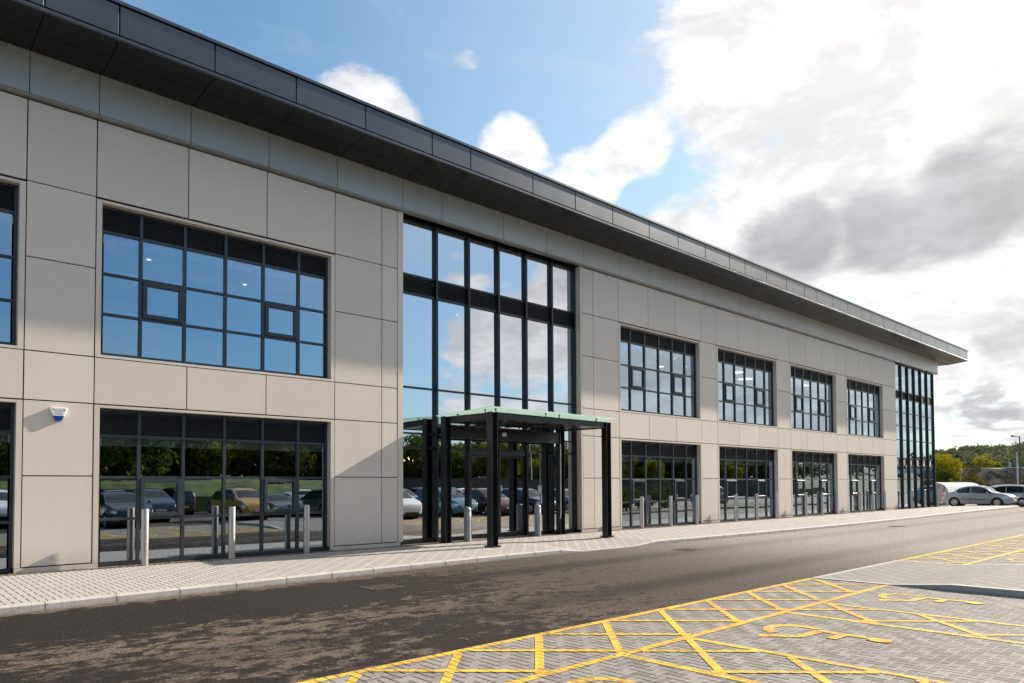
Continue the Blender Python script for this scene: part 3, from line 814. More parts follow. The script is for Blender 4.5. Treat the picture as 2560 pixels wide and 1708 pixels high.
for k in range(6):
    xa = ed[k]+(.03 if k else -.002); xb = ed[k+1]-(.03 if k < 5 else -.002)
    for (za, zb_) in ((7.418,8.842),(4.372,6.862),(3.138,4.327),(2.758,3.092)): pane_quad(w, xa, xb, yg, za, zb_, .0016)
    if k not in (2, 3): pane_quad(w, xa, xb, yg, .268, 2.702, .0016)
w.build('pane', M['eglass'], G)
w = MB(); w.box(13.227,15.468,.22,.34,2.60,2.70); w.build('door_header', M['frame'], G)
for (xa, xb) in ((13.25,14.345),(14.355,15.45)):      # pair of sliding doors
    dq = MB()
    dq.box(xa,xa+.07,.26,.31,.165,2.60); dq.box(xb-.07,xb,.26,.31,.165,2.60)
    dq.box(xa+.07,xb-.07,.26,.31,.165,.30); dq.box(xa+.07,xb-.07,.26,.31,2.53,2.60)
    dq.cur = 1; pane_quad(dq, xa+.07, xb-.07, .285, .30, 2.53, .001)
    dq.build('sliding_door', [M['black'], M['eglass']], G)
w = MB(); w.box(13.2,15.5,.18,.45,.13,.168); w.build('door_sill', M['galv'], G)
for (xa, xb, za, zb_) in ((12.60,12.74,1.45,1.66),(16.04,16.19,1.46,1.69)):
    w = MB(); w.box(xa,xb,.272,.284,za,zb_); w.build('glass_sticker', M['sticker'], G)
w = MB(); w.box(14.38,14.49,.245,.255,1.53,1.69); w.build('door_notice', M['white'], G)
w = MB(); w.box(14.392,14.478,.2425,.2445,1.645,1.665); w.box(14.392,14.460,.2425,.2445,1.60,1.612); w.box(14.392,14.47,.2425,.2445,1.57,1.58)
w.build('notice_lines', M['grey_ink'], G)

# ------------------------------------------------------------------ corner glazing at the far end
w = MB(); cx0, cx1 = 45.994, 52.90; yg = .10
cf = [47.03,48.18,49.33,50.50,51.66,52.85]
for f in cf: w.box(f-.035,f+.035,.005,.16,.15,8.905)
w.box(cx0,cx0+.05,.03,.24,.15,8.905)
ce = [cx0+.05]+cf
for k in range(6):
    xa = ce[k]+(.035 if k else 0); xb = ce[k+1]-.035
    for zc in (8.85,7.28,6.82,5.98,5.18,4.32,3.22,2.77,1.91,.24): w.box(xa,xb,.07,.15,zc-.03,zc+.03)
for k in range(6):
    w.box(52.82,53.05,.25+k*1.15,.31+k*1.15,.15,8.905)
CG = w.build('corner_glazing', M['black'], B)
w = MB()
for k in range(6):
    xa = ce[k]+(.035 if k else 0); xb = ce[k+1]-.035
    louvre(w, xa, xb, .10, 6.86, 7.25, .042); w.box(xa,xb,.125,.135,6.85,7.25)
w.build('louvre', M['louvre'], CG)
w = MB()
for k in range(6):
    xa = ce[k]+(.035 if k else 0); xb = ce[k+1]-.035
    louvre(w, xa, xb, .10, 2.80, 3.19, .042); w.box(xa,xb,.125,.135,2.80,3.19)
w.build('louvre', M['louvre'], CG)
w = MB()
for k in range(6):
    xa = ce[k]+(.033 if k else 0); xb = ce[k+1]-.033
    for (za, zb_) in ((7.31,8.82),(6.01,6.79),(5.21,5.95),(4.35,5.15),(3.25,4.29),(1.94,2.74),(.27,1.88)): pane_quad(w, xa, xb, yg, za, zb_, .002)
for k in range(5):
    for (za, zb_) in ((.27,4.29),(4.35,8.82)):
        w.quad((52.93,.31+k*1.15,za),(52.93,1.40+k*1.15,za),(52.93,1.40+k*1.15,zb_),(52.93,.31+k*1.15,zb_))
w.build('pane', M['glass'], CG)

# ------------------------------------------------------------------ interior seen through the glass
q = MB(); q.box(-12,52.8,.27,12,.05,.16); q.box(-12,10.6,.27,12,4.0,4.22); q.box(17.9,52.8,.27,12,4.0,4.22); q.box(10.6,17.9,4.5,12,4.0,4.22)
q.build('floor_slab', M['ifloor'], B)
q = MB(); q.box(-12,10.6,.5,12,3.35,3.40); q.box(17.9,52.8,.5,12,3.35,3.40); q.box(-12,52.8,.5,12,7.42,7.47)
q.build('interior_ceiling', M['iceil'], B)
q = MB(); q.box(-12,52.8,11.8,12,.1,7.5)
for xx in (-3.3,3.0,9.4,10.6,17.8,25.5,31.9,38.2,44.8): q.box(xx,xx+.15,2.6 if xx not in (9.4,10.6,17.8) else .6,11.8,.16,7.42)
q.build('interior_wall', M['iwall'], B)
for xx in (3.0,9.2,12.5,16.3,25.4,31.8,38.2,44.8):
    q = MB(); q.box(xx-.2,xx+.2,1.3,1.7,.16,3.35 if xx not in (12.5,16.3) else 7.4); q.build('interior_column', M['idark'], B)
for (xx, yy, zz) in ((4.4,2.2,7.41),(5.6,3.6,7.41),(7.2,2.4,7.41),(8.3,4.2,7.41),(6.4,6.0,7.41),(5.0,7.5,7.41),(12.2,2.0,7.41),(15.0,3.0,7.41),(13.6,4.8,7.41),(21.2,3.2,7.41),(23.4,3.0,7.41),(27.6,3.0,7.41),(30.0,4.0,7.41),(1.0,2.4,3.34),(1.9,3.6,3.34)):
    q = MB(); q.lathe([(.05,0),(.05,.012)], 12, (xx,yy,zz-.014)); q.build('ceiling_light', M['lamp'], B)
for (xx, yy) in ((3.9,5.4),(20.6,4.6),(28.9,5.0),(33.5,3.2),(36.0,4.2),(41.0,3.0)):
    q = MB(); q.box(xx-.3,xx+.3,yy-.3,yy+.3,7.395,7.412); q.build('ceiling_panel_light', M['lamp'], B)

# ------------------------------------------------------------------ entrance canopy
C_ = thing('entrance_canopy', 'black steel canopy on four posts with mint green glass roof over the entrance', 'canopy', (0,0,0))
def hpost(x, y, z0, z1):      # front-left corner x,y ; flanges face left and right
    q = MB()
    q.box(x,x+.016,y,y+.2,z0,z1); q.box(x+.19,x+.206,y,y+.2,z0,z1); q.box(x+.016,x+.19,y+.094,y+.106,z0,z1)
    q.build('post', M['black'], C_)
    q = MB(); q.box(x-.05,x+.256,y-.05,y+.25,z0,z0+.024)
    for (bx, by) in ((-.03,-.03),(.236,-.03),(-.03,.23),(.236,.23)): q.lathe([(.014,z0+.024),(.014,z0+.045)], 6, (x+bx,y+by,0))
    q.build('base_plate', M['black'], C_)
PS = [(12.10,-2.0),(16.80,-1.87),(11.98,-.235),(16.64,-.12)]
for (x, y) in PS: hpost(x, y, .145, 3.585)
def ibeam(p, q_, z0, z1, w_=.10):
    m_ = MB(); p, q_ = Vector(p), Vector(q_); d = (q_-p).normalized(); n = Vector((-d.y, d.x))
    def seg(h, za, zb_):
        pts = [p-n*h, q_-n*h, q_+n*h, p+n*h]
        m_.hexa([(v.x,v.y,za) for v in pts]+[(v.x,v.y,zb_) for v in pts])
    seg(w_/2, z0, z0+.012); seg(w_/2, z1-.012, z1); seg(.005, z0+.012, z1-.012)
    m_.build('beam', M['black'], C_)
ibeam((12.31,-1.93),(16.80,-1.80),3.41,3.58)
ibeam((12.20,-1.80),(12.08,-.04),3.40,3.575)
ibeam((16.90,-1.67),(16.74,.07),3.40,3.575)
ibeam((14.55,-1.85),(14.40,.0),3.40,3.575)
q = MB(); q.box(12.19,16.63,-.09,-.03,3.02,3.34); q.box(12.19,16.63,-.115,-.005,3.34,3.352); q.box(12.19,16.63,-.115,-.005,3.008,3.02)
q.build('back_beam', M['black'], C_)
q = MB(); q.hexa([(12.22,-1.86,3.43),(14.49,-1.83,3.43),(14.36,.02,3.43),(12.12,.02,3.43),(12.22,-1.86,3.45),(14.49,-1.83,3.45),(14.36,.02,3.45),(12.12,.02,3.45)])
q.hexa([(14.61,-1.83,3.43),(16.84,-1.76,3.43),(16.70,.02,3.43),(14.45,.02,3.43),(14.61,-1.83,3.45),(16.84,-1.76,3.45),(16.70,.02,3.45),(14.45,.02,3.45)])
q.build('ceiling_board', M['soffit'], C_)
q = MB()
q.hexa([(11.99,-2.12,3.682),(17.03,-2.02,3.682),(16.86,.10,3.60),(11.92,.10,3.60),(11.99,-2.12,3.702),(17.03,-2.02,3.702),(16.86,.10,3.62),(11.92,.10,3.62)])
q.build('glass_roof', M['mint'], C_)
for (x, y, zt) in ((12.3,-1.93,3.677),(14.2,-1.87,3.675),(14.75,-1.86,3.675),(16.4,-1.81,3.672),(12.19,-1.65,3.665),(12.12,-.6,3.625),(16.86,-1.4,3.657),(16.78,-.5,3.622)):
    q = MB(); q.lathe([(.012,3.578),(.012,zt-.03),(.035,zt-.012),(.035,zt)], 10, (x,y,0)); q.build('glass_fixing', M['black'], C_)
q = MB(); q.box(14.16,14.31,-.16,-.116,3.13,3.24); q.build('door_sensor', M['white'], C_)
q = MB(); q.tube([(16.60,-.16,3.0),(16.60,-.16,.75),(16.60,-.13,.65)], .018, 8); q.build('drain_pipe', M['galv'], C_)

# ------------------------------------------------------------------ bollards
BG = 'stainless steel bollards along the facade'
def make_bollard():
    t = thing('bollard', '', 'bollard', (0,0,0), 0, BG)
    q = MB(); q.lathe([(.07,-.04),(.07,1.108),(.066,1.122),(.056,1.128)], 28); q.build('tube', M['steel'], t, smooth=35)
    q = MB(); q.lathe([(.074,0),(.074,.006),(.070,.008)], 28, cap=False); q.build('base_ring', M['steel'], t)
    return t
names = [(4.46,'bollard with a small fitting at its top, nearest the alarm box'),(6.19,'bollard at the middle of the big window left of the entrance'),(7.92,'bollard at the right end of the big window left of the entrance'),
 (20.63,'bollard next right of the canopy, at the left of the first window there'),(22.36,'bollard at the middle of the first lower window right of the canopy'),(24.09,'bollard at the right jamb of the first lower window right of the canopy'),
 (26.97,'bollard at the left of the second lower window right of the canopy'),(28.70,'bollard at the middle of the second lower window right of the canopy'),(30.43,'bollard at the right jamb of the second lower window right of the canopy'),
 (33.35,'bollard at the left of the third lower window right of the canopy'),(35.08,'bollard at the middle of the third lower window right of the canopy'),(36.80,'bollard at the right jamb of the third lower window right of the canopy'),
 (39.70,'bollard at the left of the last window before the corner glazing'),(41.43,'bollard at the middle of the last window before the corner glazing'),(43.16,'bollard at the right jamb of the last window before the corner glazing'),
 (47.40,'bollard at the left of the tall corner glazing'),(49.80,'bollard at the middle of the tall corner glazing'),(52.20,'bollard at the far right edge of the tall corner glazing'),(54.15,'last bollard on the right, in front of the silver saloon')]
b0 = make_bollard()
for i, (x, lb) in enumerate(names):
    o = b0 if i == 0 else copy_tree(b0)
    o.location = (x, -.27, .150); o['label'] = 'stainless steel '+lb
q = MB(); q.box(.06,.085,-.02,.02,1.07,1.11); q.build('fitting', M['steel'], b0)

# ------------------------------------------------------------------ ash bins
def ashbin(x, y, label):
    t = thing('ash_bin', label, 'ash bin', (x,y,.155), R(8), 'cigarette bins by the doors')
    q = MB(); n = 14; W_, Dp = .085, .075
    def ring(s, tilt, z):
        pts = [(-W_*s, Dp*s), (-W_*s, -Dp*.3*s)]
        for k in range(1, n): 
            a = math.pi*k/n; pts.append((-W_*s*math.cos(a), -Dp*.3*s-Dp*.8*s*math.sin(a)))
        pts += [(W_*s, -Dp*.3*s), (W_*s, Dp*s)]
        return [(p[0], p[1], z+tilt*(p[1]+Dp)) for p in pts]
    rings = [ring(1.03,0,0), ring(1.03,0,.01), ring(1.0,0,.012), ring(1.0,.25,.88), ring(.97,.25,.90), ring(.8,.22,.925), ring(.4,.2,.94)]
    m_ = len(rings[0]); vs = [p for r_ in rings for p in r_]
    fs = [(i*m_+k, i*m_+(k+1)%m_, (i+1)*m_+(k+1)%m_, (i+1)*m_+k) for i in range(len(rings)-1) for k in range(m_)]
    fs += [tuple(range(m_-1,-1,-1)), tuple(range((len(rings)-1)*m_, len(rings)*m_))]
    q.add(vs, fs); q.build('column', M['binmetal'], t, smooth=45)
    q = MB()      # scooped opening
    for k in range(9):
        a0, a1 = math.pi*k/8-math.pi/2, 0
    sc = [(-.055,.86),(.055,.86)]+[(.055*math.cos(R(a)), .76-.075*math.sin(R(a))) for a in range(0,181,20)]
    vs = [(p[0], -Dp*.3-Dp*.8*math.sqrt(max(0,1-(p[0]/W_)**2))-.003, p[1]) for p in sc]
    q.add(vs, [tuple(range(len(vs)))]); q.build('ash_opening', M['galv'], t)
    q = MB(); sc2 = [(p[0]*.62, .775+(p[1]-.78)*.62) for p in sc]
    vs = [(p[0], -Dp*.3-Dp*.8*math.sqrt(max(0,1-(p[0]/W_)**2))-.006, p[1]) for p in sc2]
    q.add(vs, [tuple(range(len(vs)))]); q.build('ash_slot', M['white'], t)
ashbin(12.80,-.20,'slim silver ash bin beside the left back post of the canopy')
ashbin(15.62,-.13,'slim silver ash bin right of the sliding doors')

# ------------------------------------------------------------------ alarm box
A_ = thing('alarm_box', 'white and blue alarm siren box on the beige wall', 'alarm box', (3.005,-.001,0))
q = MB()
def alarm_ring(zs): return zs
top = [(-.128,3.205),(.128,3.205),(.139,3.185),(.140,3.165),(.085,3.045),(-.085,3.045),(-.140,3.165),(-.139,3.185)]
def loft2(mb, poly, y0, y1, inset):
    cxm = sum(p[0] for p in poly)/len(poly); czm = sum(p[1] for p in poly)/len(poly); n = len(poly)
    vs = [(p[0],y1,p[1]) for p in poly]+[(p[0],y0+.015,p[1]) for p in poly]+[(cxm+(p[0]-cxm)*inset,y0,czm+(p[1]-czm)*inset) for p in poly]
    fs = [tuple(range(n))]+[(k,n+k,n+(k+1)%n,(k+1)%n) for k in range(n)]+[(n+k,2*n+k,2*n+(k+1)%n,n+(k+1)%n) for k in range(n)]+[tuple(range(3*n-1,2*n-1,-1))]
    mb.add(vs, [tuple(reversed(f)) for f in fs])
loft2(q, top, -.062, 0, .93); q.build('cover', M['white'], A_, smooth=35)
q = MB(); loft2(q, [(-.084,3.043),(.084,3.043),(.052,2.965),(.040,2.955),(-.040,2.955),(-.052,2.965)], -.058, 0, .9); q.build('strobe_lens', M['blue'], A_, smooth=35)
text_mesh('lettering', 'Fire', .045, M['red_ink'], A_, (-.106,-.0632,3.150), (R(90),0,0))
text_mesh('lettering', 'serv UK', .040, M['navy_ink'], A_, (-.022,-.0632,3.150), (R(90),0,0))
q = MB()
for (x0, x1, zz) in ((-.09,.09,3.134),(-.07,.065,3.112),(-.068,.07,3.088),(-.06,.06,3.074)): q.box(x0,x1,-.0640,-.0622,zz,zz+.006)
q.build('small_print_lines', M['grey_ink'], A_)

# small things
t = thing('roof_aerial', 'thin pale bent aerial standing on the roof edge', 'aerial', (5.34,-1.15,10.63))
q = MB(); q.tube([(0,0,0),(-.06,0,.05),(-.14,0,.09),(-.22,0,.155)], [.014,.012,.010,.008], 6); q.build('rod', M['galv'], t)
q = MB(); q.lathe([(.004,-.02),(.022,0),(.004,.02)], 8, (-.22,0,.16)); q.build('tip', M['white'], t)
t = tag(MB_ := (lambda m: (m.bevbox(11.46,11.78,.50,.62,.165,.285,.01), m)[1])(MB()).build('floor_box', M['white']), 'small white box on the floor behind the glass left of the canopy', 'floor box')
t = thing('pendant_light', 'cluster of small warm bulbs hanging behind the glass left of the canopy', 'pendant light', (12.83,2.5,2.5))
q = MB(); q.tube([(0,0,4.9),(0,0,.05)], .006, 6); q.tube([(-.3,0,.05),(.3,0,.05)], .008, 6); q.build('rod', M['dark'], t)
for k in range(7):
    q = MB(); q.lathe([(.004,-.03),(.024,-.01),(.024,.01),(.004,.03)], 8, (-.27+.09*k, .05*(-1)**k, -.03+.04*((k*5)%3))); q.build('bulb', M['bulb'], t)
t = thing('hanging_shape', 'orange and tan hanging shape seen through the glass above the doors', 'ornament', (15.55,2.5,2.85))
q = MB(); q.tube([(-.05,0,.42),(-.06,0,.2),(-.10,0,.0),(-.05,0,-.15)], [.03,.06,.07,.04], 8); q.build('pale_strand', M['tan'], t, smooth=60)
q = MB(); q.tube([(.03,0,.42),(.05,0,.25),(.14,0,.08),(.12,0,-.12)], [.04,.06,.055,.03], 8); q.build('orange_strand', M['orange'], t, smooth=60)

# ------------------------------------------------------------------ foliage
def clumps(center, rad, n, rng, squash=1.0, hollow=0.35):
    out_ = []
    for k in range(n):
        u = rng.uniform(-1,1); a = rng.uniform(0,2*math.pi); r_ = hollow+(1-hollow)*rng.random()**0.6
        s_ = math.sqrt(1-u*u)
        out_.append((center[0]+rad[0]*r_*s_*math.cos(a), center[1]+rad[1]*r_*s_*math.sin(a), center[2]+rad[2]*r_*u*squash))
    return out_
def leaves(mb, cs, cr, per, size, rng, tvar=0.55):
    for c_ in cs:
        base = rng.random()
        for k in range(per):
            while True:
                d = (rng.uniform(-1,1), rng.uniform(-1,1), rng.uniform(-1,1)); l2 = d[0]**2+d[1]**2+d[2]**2
                if l2 < 1: break
            p = Vector((c_[0]+d[0]*cr, c_[1]+d[1]*cr, c_[2]+d[2]*cr*.8))
            n = Vector((rng.gauss(0,1)+d[0], rng.gauss(0,1)+d[1], rng.gauss(0,1)+.5+d[2])).normalized()
            a = n.orthogonal().normalized(); a.rotate(Matrix.Rotation(rng.uniform(0,6.28),3,n)); bb = n.cross(a)
            s_ = size*rng.uniform(.6,1.3)
            mb.t = min(1,max(0, base*tvar+rng.random()*(1-tvar)))
            mb.add([p-a*s_*.5, p-bb*s_*.32, p+a*s_*.55, p+bb*s_*.32], [(0,1,2,3)])
def trunk(mb, h, r0, rng, limbs=6, spread=.5):
    mb.tube([(0,0,-.1),(rng.uniform(-.05,.05),0,h*.5),(rng.uniform(-.1,.1),rng.uniform(-.1,.1),h)], [r0,r0*.75,r0*.35], 7)
    for k in range(limbs):
        a = rng.uniform(0,6.28); z0 = h*rng.uniform(.35,.8); L = h*rng.uniform(.3,.55)
        mb.tube([(0,0,z0),(math.cos(a)*L*spread*.6,math.sin(a)*L*spread*.6,z0+L*.4),(math.cos(a)*L*spread*1.1,math.sin(a)*L*spread*1.1,z0+L)], [r0*.4,r0*.25,r0*.08], 5)
def tree(name, label, loc, h, rad, mat, n, per, size, cr, seed, group=None, low=.25, cat='tree'):
    rng = random.Random(seed); t = thing(name, label, cat, loc, 0, group)
    q = MB(); trunk(q, h*.75, h*.03, rng); q.build('trunk', M['bark'], t, smooth=60)
    q = MB(); leaves(q, clumps((0,0,h*(low+1)/2), (rad,rad,h*(1-low)/2), n, rng), cr, per, size, rng); q.build('crown', M[mat], t)
    return t
tree('yellow_green_tree','bushy yellow green tree beside the corner of the building',(84,8.6,0),4.75,1.75,'leaf_yellow',90,100,.15,.50,1,low=.22)
tree('shrub','tall olive and brown shrub at the right of the yellow green tree',(86,6.4,0),3.6,1.05,'leaf_olive',34,50,.17,.4,2,low=.12,cat='shrub')
tree('dark_green_shrub','dark green shrub below the yellow green tree',(82.5,8.0,0),3.0,1.25,'leaf_green',40,60,.18,.42,12,low=.1,cat='shrub')
tree('golden_tree','small golden tree in front of the far wood',(200,33.0,3.0),5.0,2.2,'leaf_gold',36,40,.42,.8,3,low=.15)
tree('olive_tree','small olive tree left of the golden tree before the far wood',(203,36.2,3.0),3.6,1.7,'leaf_olive',26,40,.42,.7,4,low=.1)
tree('pale_tree','small pale green tree right of the golden tree before the far wood',(198,30.0,3.0),3.3,1.3,'leaf_yellow',18,40,.40,.6,5,low=.1)
tree('hedge_bush','green and gold bush at the right edge of the brown bank',(92,2.6,0),2.6,1.3,'leaf_olive',40,50,.18,.45,6,low=.05,cat='bush')

# brown scrub covered bank
q = MB(); N = 40
for k in range(N):
    xa, xb = -1.0, 0
def bank_pts(u):   # along the bank, top edge slightly uneven
    return 94+2.5*math.sin(u*.21), -14+u*1.0
rows = []
for k in range(0, 43):
    x, y = bank_pts(k); rows.append([(x,y,0),(x+1.2,y,1.6+.1*math.sin(k*1.3)),(x+2.6,y,3.28+.07*math.sin(k*2.1)),(x+9,y,3.35),(x+60,y,3.3)])
for a, c in zip(rows, rows[1:]):
    for k in range(4): q.quad(a[k], c[k], c[k+1], a[k+1])
bank = struct(q.build('brown_bank', M['soil'], smooth=60))
q = MB(); rng = random.Random(21); cs = []
for k in range(420):
    u = rng.uniform(0,42); f = rng.random(); x, y = bank_pts(u); cs.append((x+f*2.5-.1, y, f*3.2))
leaves(q, cs, .36, 20, .34, rng, .88)
stuff(q.build('bank_scrub', M['leaf_brown']), 'dense brown dead scrub covering the long bank below the far wood', 'scrub')
q = MB(); cs = []
for k in range(120):
    u = rng.uniform(0,42); x, y = bank_pts(u); cs.append((x-.5+rng.uniform(-.3,.3), y, rng.uniform(.2,1.25)))
leaves(q, cs, .4, 26, .17, rng, .5)
stuff(q.build('bank_undergrowth', M['leaf_olive']), 'olive green undergrowth along the foot of the brown bank', 'undergrowth')
q = MB(); q.box(128,129.5,-30,19.5,3.2,3.95); tag(q.build('low_white_wall', M['white']), 'long low white wall on top of the brown bank', 'wall')

# wooded hill
q = MB(); HX = [225,255,290,330,370,420,520]
def hillz(x, y):
    t = min(1,max(0,(x-215)/150.0)); s_ = t*t*(3-2*t)
    return 3.0+s_*(8.2-.00012*(y-75)**2+ .9*math.sin(y*.045)+.5*math.sin(y*.11+1))
for k in range(-14, 30):
    ya, yb = k*10.0, (k+1)*10.0
    for a, c in zip(HX, HX[1:]): q.quad((a,ya,hillz(a,ya)),(c,ya,hillz(c,ya)),(c,yb,hillz(c,yb)),(a,yb,hillz(a,yb)))
q.quad((150,-140,-.05),(225,-140,3.0),(225,300,3.0),(150,300,-.05))
struct(q.build('hill', M['terrain'], smooth=60))
q = MB(); rng = random.Random(33)
for k in range(620):
    x = 222+165*rng.random()**1.15; y = x*rng.uniform(.02,.36)-14 if k < 520 else rng.uniform(-120,20)
    r_ = rng.uniform(2.2,4.2); h = rng.uniform(3.6,6.2); z0 = hillz(x,y)
    q.t = 0; base = rng.random()
    cs = clumps((x,y,z0+h*.62), (r_,r_,h*.42), 9, rng, hollow=.4)
    for c_ in cs:
        for m_ in range(11):
            d = Vector((rng.gauss(0,.5),rng.gauss(0,.5),rng.gauss(0,.42)))*r_*.55; p = Vector(c_)+d
            n = (d+Vector((rng.gauss(0,.6),rng.gauss(0,.6),rng.gauss(0,.6)+.6))).normalized(); a = n.orthogonal().normalized(); a.rotate(Matrix.Rotation(rng.uniform(0,6.28),3,n)); bb = n.cross(a)
            s_ = rng.uniform(.7,1.3); q.t = min(1,max(0,base*.62+rng.random()*.38))
            q.add([p-a*s_*.6,p-bb*s_*.5,p+a*s_*.6,p+bb*s_*.5],[(0,1,2,3)])
stuff(q.build('far_wood', M['leaf_wood']), 'dense green wood covering the far hill beyond the car park', 'wood')

# ------------------------------------------------------------------ lamp posts, fence, shelter
def lamp(x, y, h, label, arm=(-.5,0), pale=True, both=False, z=0.0):
    t = thing('lamp_post', label, 'lamp post', (x,y,z), 0, 'car park lamp posts')
    q = MB(); q.lathe([(.10,-.05),(.10,1.0),(.07,1.05),(.045,h)], 12); q.build('column', M['galv'] if pale else M['frame'], t, smooth=40)
    for s_ in ((1,-1) if both else (1,)):
        ax, ay = arm[0]*s_, arm[1]*s_
        q = MB(); q.tube([(0,0,h-.06),(ax*.5,ay*.5,h),(ax,ay,h)], .03, 8)
        q.tube([(ax*.7,ay*.7,h+.01),(ax*1.5,ay*1.5,h+.03)], [.06,.09], 8); q.build('lamp_head', M['frame'], t)
lamp(74,-.05,4.35,'pale grey lamp post standing in front of the brown bank, the shorter of the pair',arm=(.05,.02))
lamp(80,1.0,6.0,'taller lamp post with a flat head just behind the pale one',arm=(-.15,.42),pale=False)
lamp(110,8.4,1.0,'small twin headed lamp on top of the brown bank',arm=(-.2,.5),both=True,z=3.3)
lamp(32.5,-33.4,8.4,'tall lamp post behind the parked cars, mirrored in the entrance glass',arm=(-.8,.2))
lamp(48.0,-32.6,8.6,'second lamp post farther along the grass bank, mirrored in the windows',arm=(.8,.2))
t = thing('palisade_fence','dark steel palisade fence at the right edge behind the parked cars','fence',(0,0,0))
q = MB()
for k in range(60): q.box(86.0,86.03,-9+k*.155,-9+k*.155+.07,.05,1.35)
q.box(86.03,86.07,-9,.3,.3,.36); q.box(86.03,86.07,-9,.3,1.05,1.11); q.build('pales', M['fence'], t)
for k in range(4):
    q = MB(); q.box(86.07,86.17,-8.9+k*2.9,-8.8+k*2.9,-.1,1.4); q.build('post', M['fence'], t)

S_ = thing('cycle_shelter','curved clear plastic cycle shelter behind the silver saloon','cycle shelter',(0,0,0))
prof = [(1.55,1.02),(1.60,1.20),(1.70,1.38),(1.85,1.53),(2.05,1.64),(2.35,1.71),(2.8,1.74),(3.4,1.72),(4.0,1.64)]
q = MB(); xsh = [60.9+1.5*k for k in range(7)]
for (ya, za), (yb, zb_) in zip(prof, prof[1:]):
    for xa, xb in zip(xsh, xsh[1:]):
        q.hexa([(xa+.01,ya,za),(xb-.01,ya,za),(xb-.01,yb,zb_),(xa+.01,yb,zb_),(xa+.01,ya-.006,za+.008),(xb-.01,ya-.006,za+.008),(xb-.01,yb-.002,zb_+.008),(xa+.01,yb-.002,zb_+.008)])
q.build('curved_sheet', M['poly'], S_)
q = MB(); q.box(60.9,69.9,4.02,4.05,.05,1.62); q.build('back_sheet', M['poly'], S_)
q = MB(); q.prism([(1.58,1.02),(1.72,1.36),(2.05,1.61),(2.8,1.71),(4.0,1.61),(4.0,.1),(2.6,.1)], 'x', 69.88, 69.90); q.build('end_sheet', M['poly'], S_)
for x in xsh:
    q = MB(); q.tube([(x,p[0]+.02,p[1]-.03) for p in prof], .025, 6); q.tube([(x,3.98,1.62),(x,3.98,-.02)], .03, 6); q.build('hoop', M['galv'], S_)
# ------------------------------------------------------------------ cars
def smoothtab(tab, x):
    """monotone-ish cubic through control points"""
    if x <= tab[0][0]: return tab[0][1]
    if x >= tab[-1][0]: return tab[-1][1]
    for i in range(len(tab)-1):
        x0, y0 = tab[i]; x1, y1 = tab[i+1]
        if x <= x1:
            def sl(j):
                if j <= 0: return (tab[1][1]-tab[0][1])/(tab[1][0]-tab[0][0])
                if j >= len(tab)-1: return (tab[-1][1]-tab[-2][1])/(tab[-1][0]-tab[-2][0])
                a = (tab[j][1]-tab[j-1][1])/(tab[j][0]-tab[j-1][0]); c = (tab[j+1][1]-tab[j][1])/(tab[j+1][0]-tab[j][0])
                return 0 if a*c <= 0 else 2*a*c/(a+c)
            h = x1-x0; t = (x-x0)/h; m0, m1 = sl(i)*h, sl(i+1)*h
            return (2*t**3-3*t*t+1)*y0+(t**3-2*t*t+t)*m0+(-2*t**3+3*t*t)*y1+(t**3-t*t)*m1
SPEC = {
 'saloon': dict(L=4.40, top=[(-2.2,.60),(-2.17,.82),(-2.05,.96),(-1.6,1.0),(-1.42,1.03),(-.95,1.31),(-.45,1.43),(.0,1.455),(.42,1.40),(1.18,.985),(1.7,.89),(2.03,.76),(2.17,.60),(2.2,.48)],
   belt=[(-2.2,.86),(-1.3,.93),(1.2,.885),(2.2,.72)], wh=(-1.29,1.31), ws=(.46,1.16), rs=(-1.42,-.86), win=[(-1.12,-.30),(-.24,.94)]),
 'hatch': dict(L=4.0, top=[(-2.0,.55),(-1.98,.85),(-1.93,1.02),(-1.72,1.34),(-1.45,1.46),(-.6,1.52),(.0,1.50),(.35,1.42),(1.18,.99),(1.6,.88),(1.88,.74),(1.98,.58),(2.0,.46)],
   belt=[(-2.0,.98),(-1.2,.96),(1.2,.90),(2.0,.72)], wh=(-1.22,1.27), ws=(.40,1.15), rs=(-1.92,-1.62), win=[(-1.55,-.30),(-.24,.92)]),
 'estate': dict(L=4.5, top=[(-2.25,.60),(-2.22,.92),(-2.15,1.1),(-1.95,1.40),(-1.6,1.48),(-.6,1.52),(.1,1.50),(.5,1.42),(1.30,.99),(1.8,.88),(2.1,.74),(2.22,.58),(2.25,.46)],
   belt=[(-2.25,.98),(-1.2,.95),(1.2,.90),(2.25,.72)], wh=(-1.33,1.36), ws=(.54,1.26), rs=(-2.14,-1.86), win=[(-1.85,-1.05),(-.98,-.22),(-.16,1.02)])}
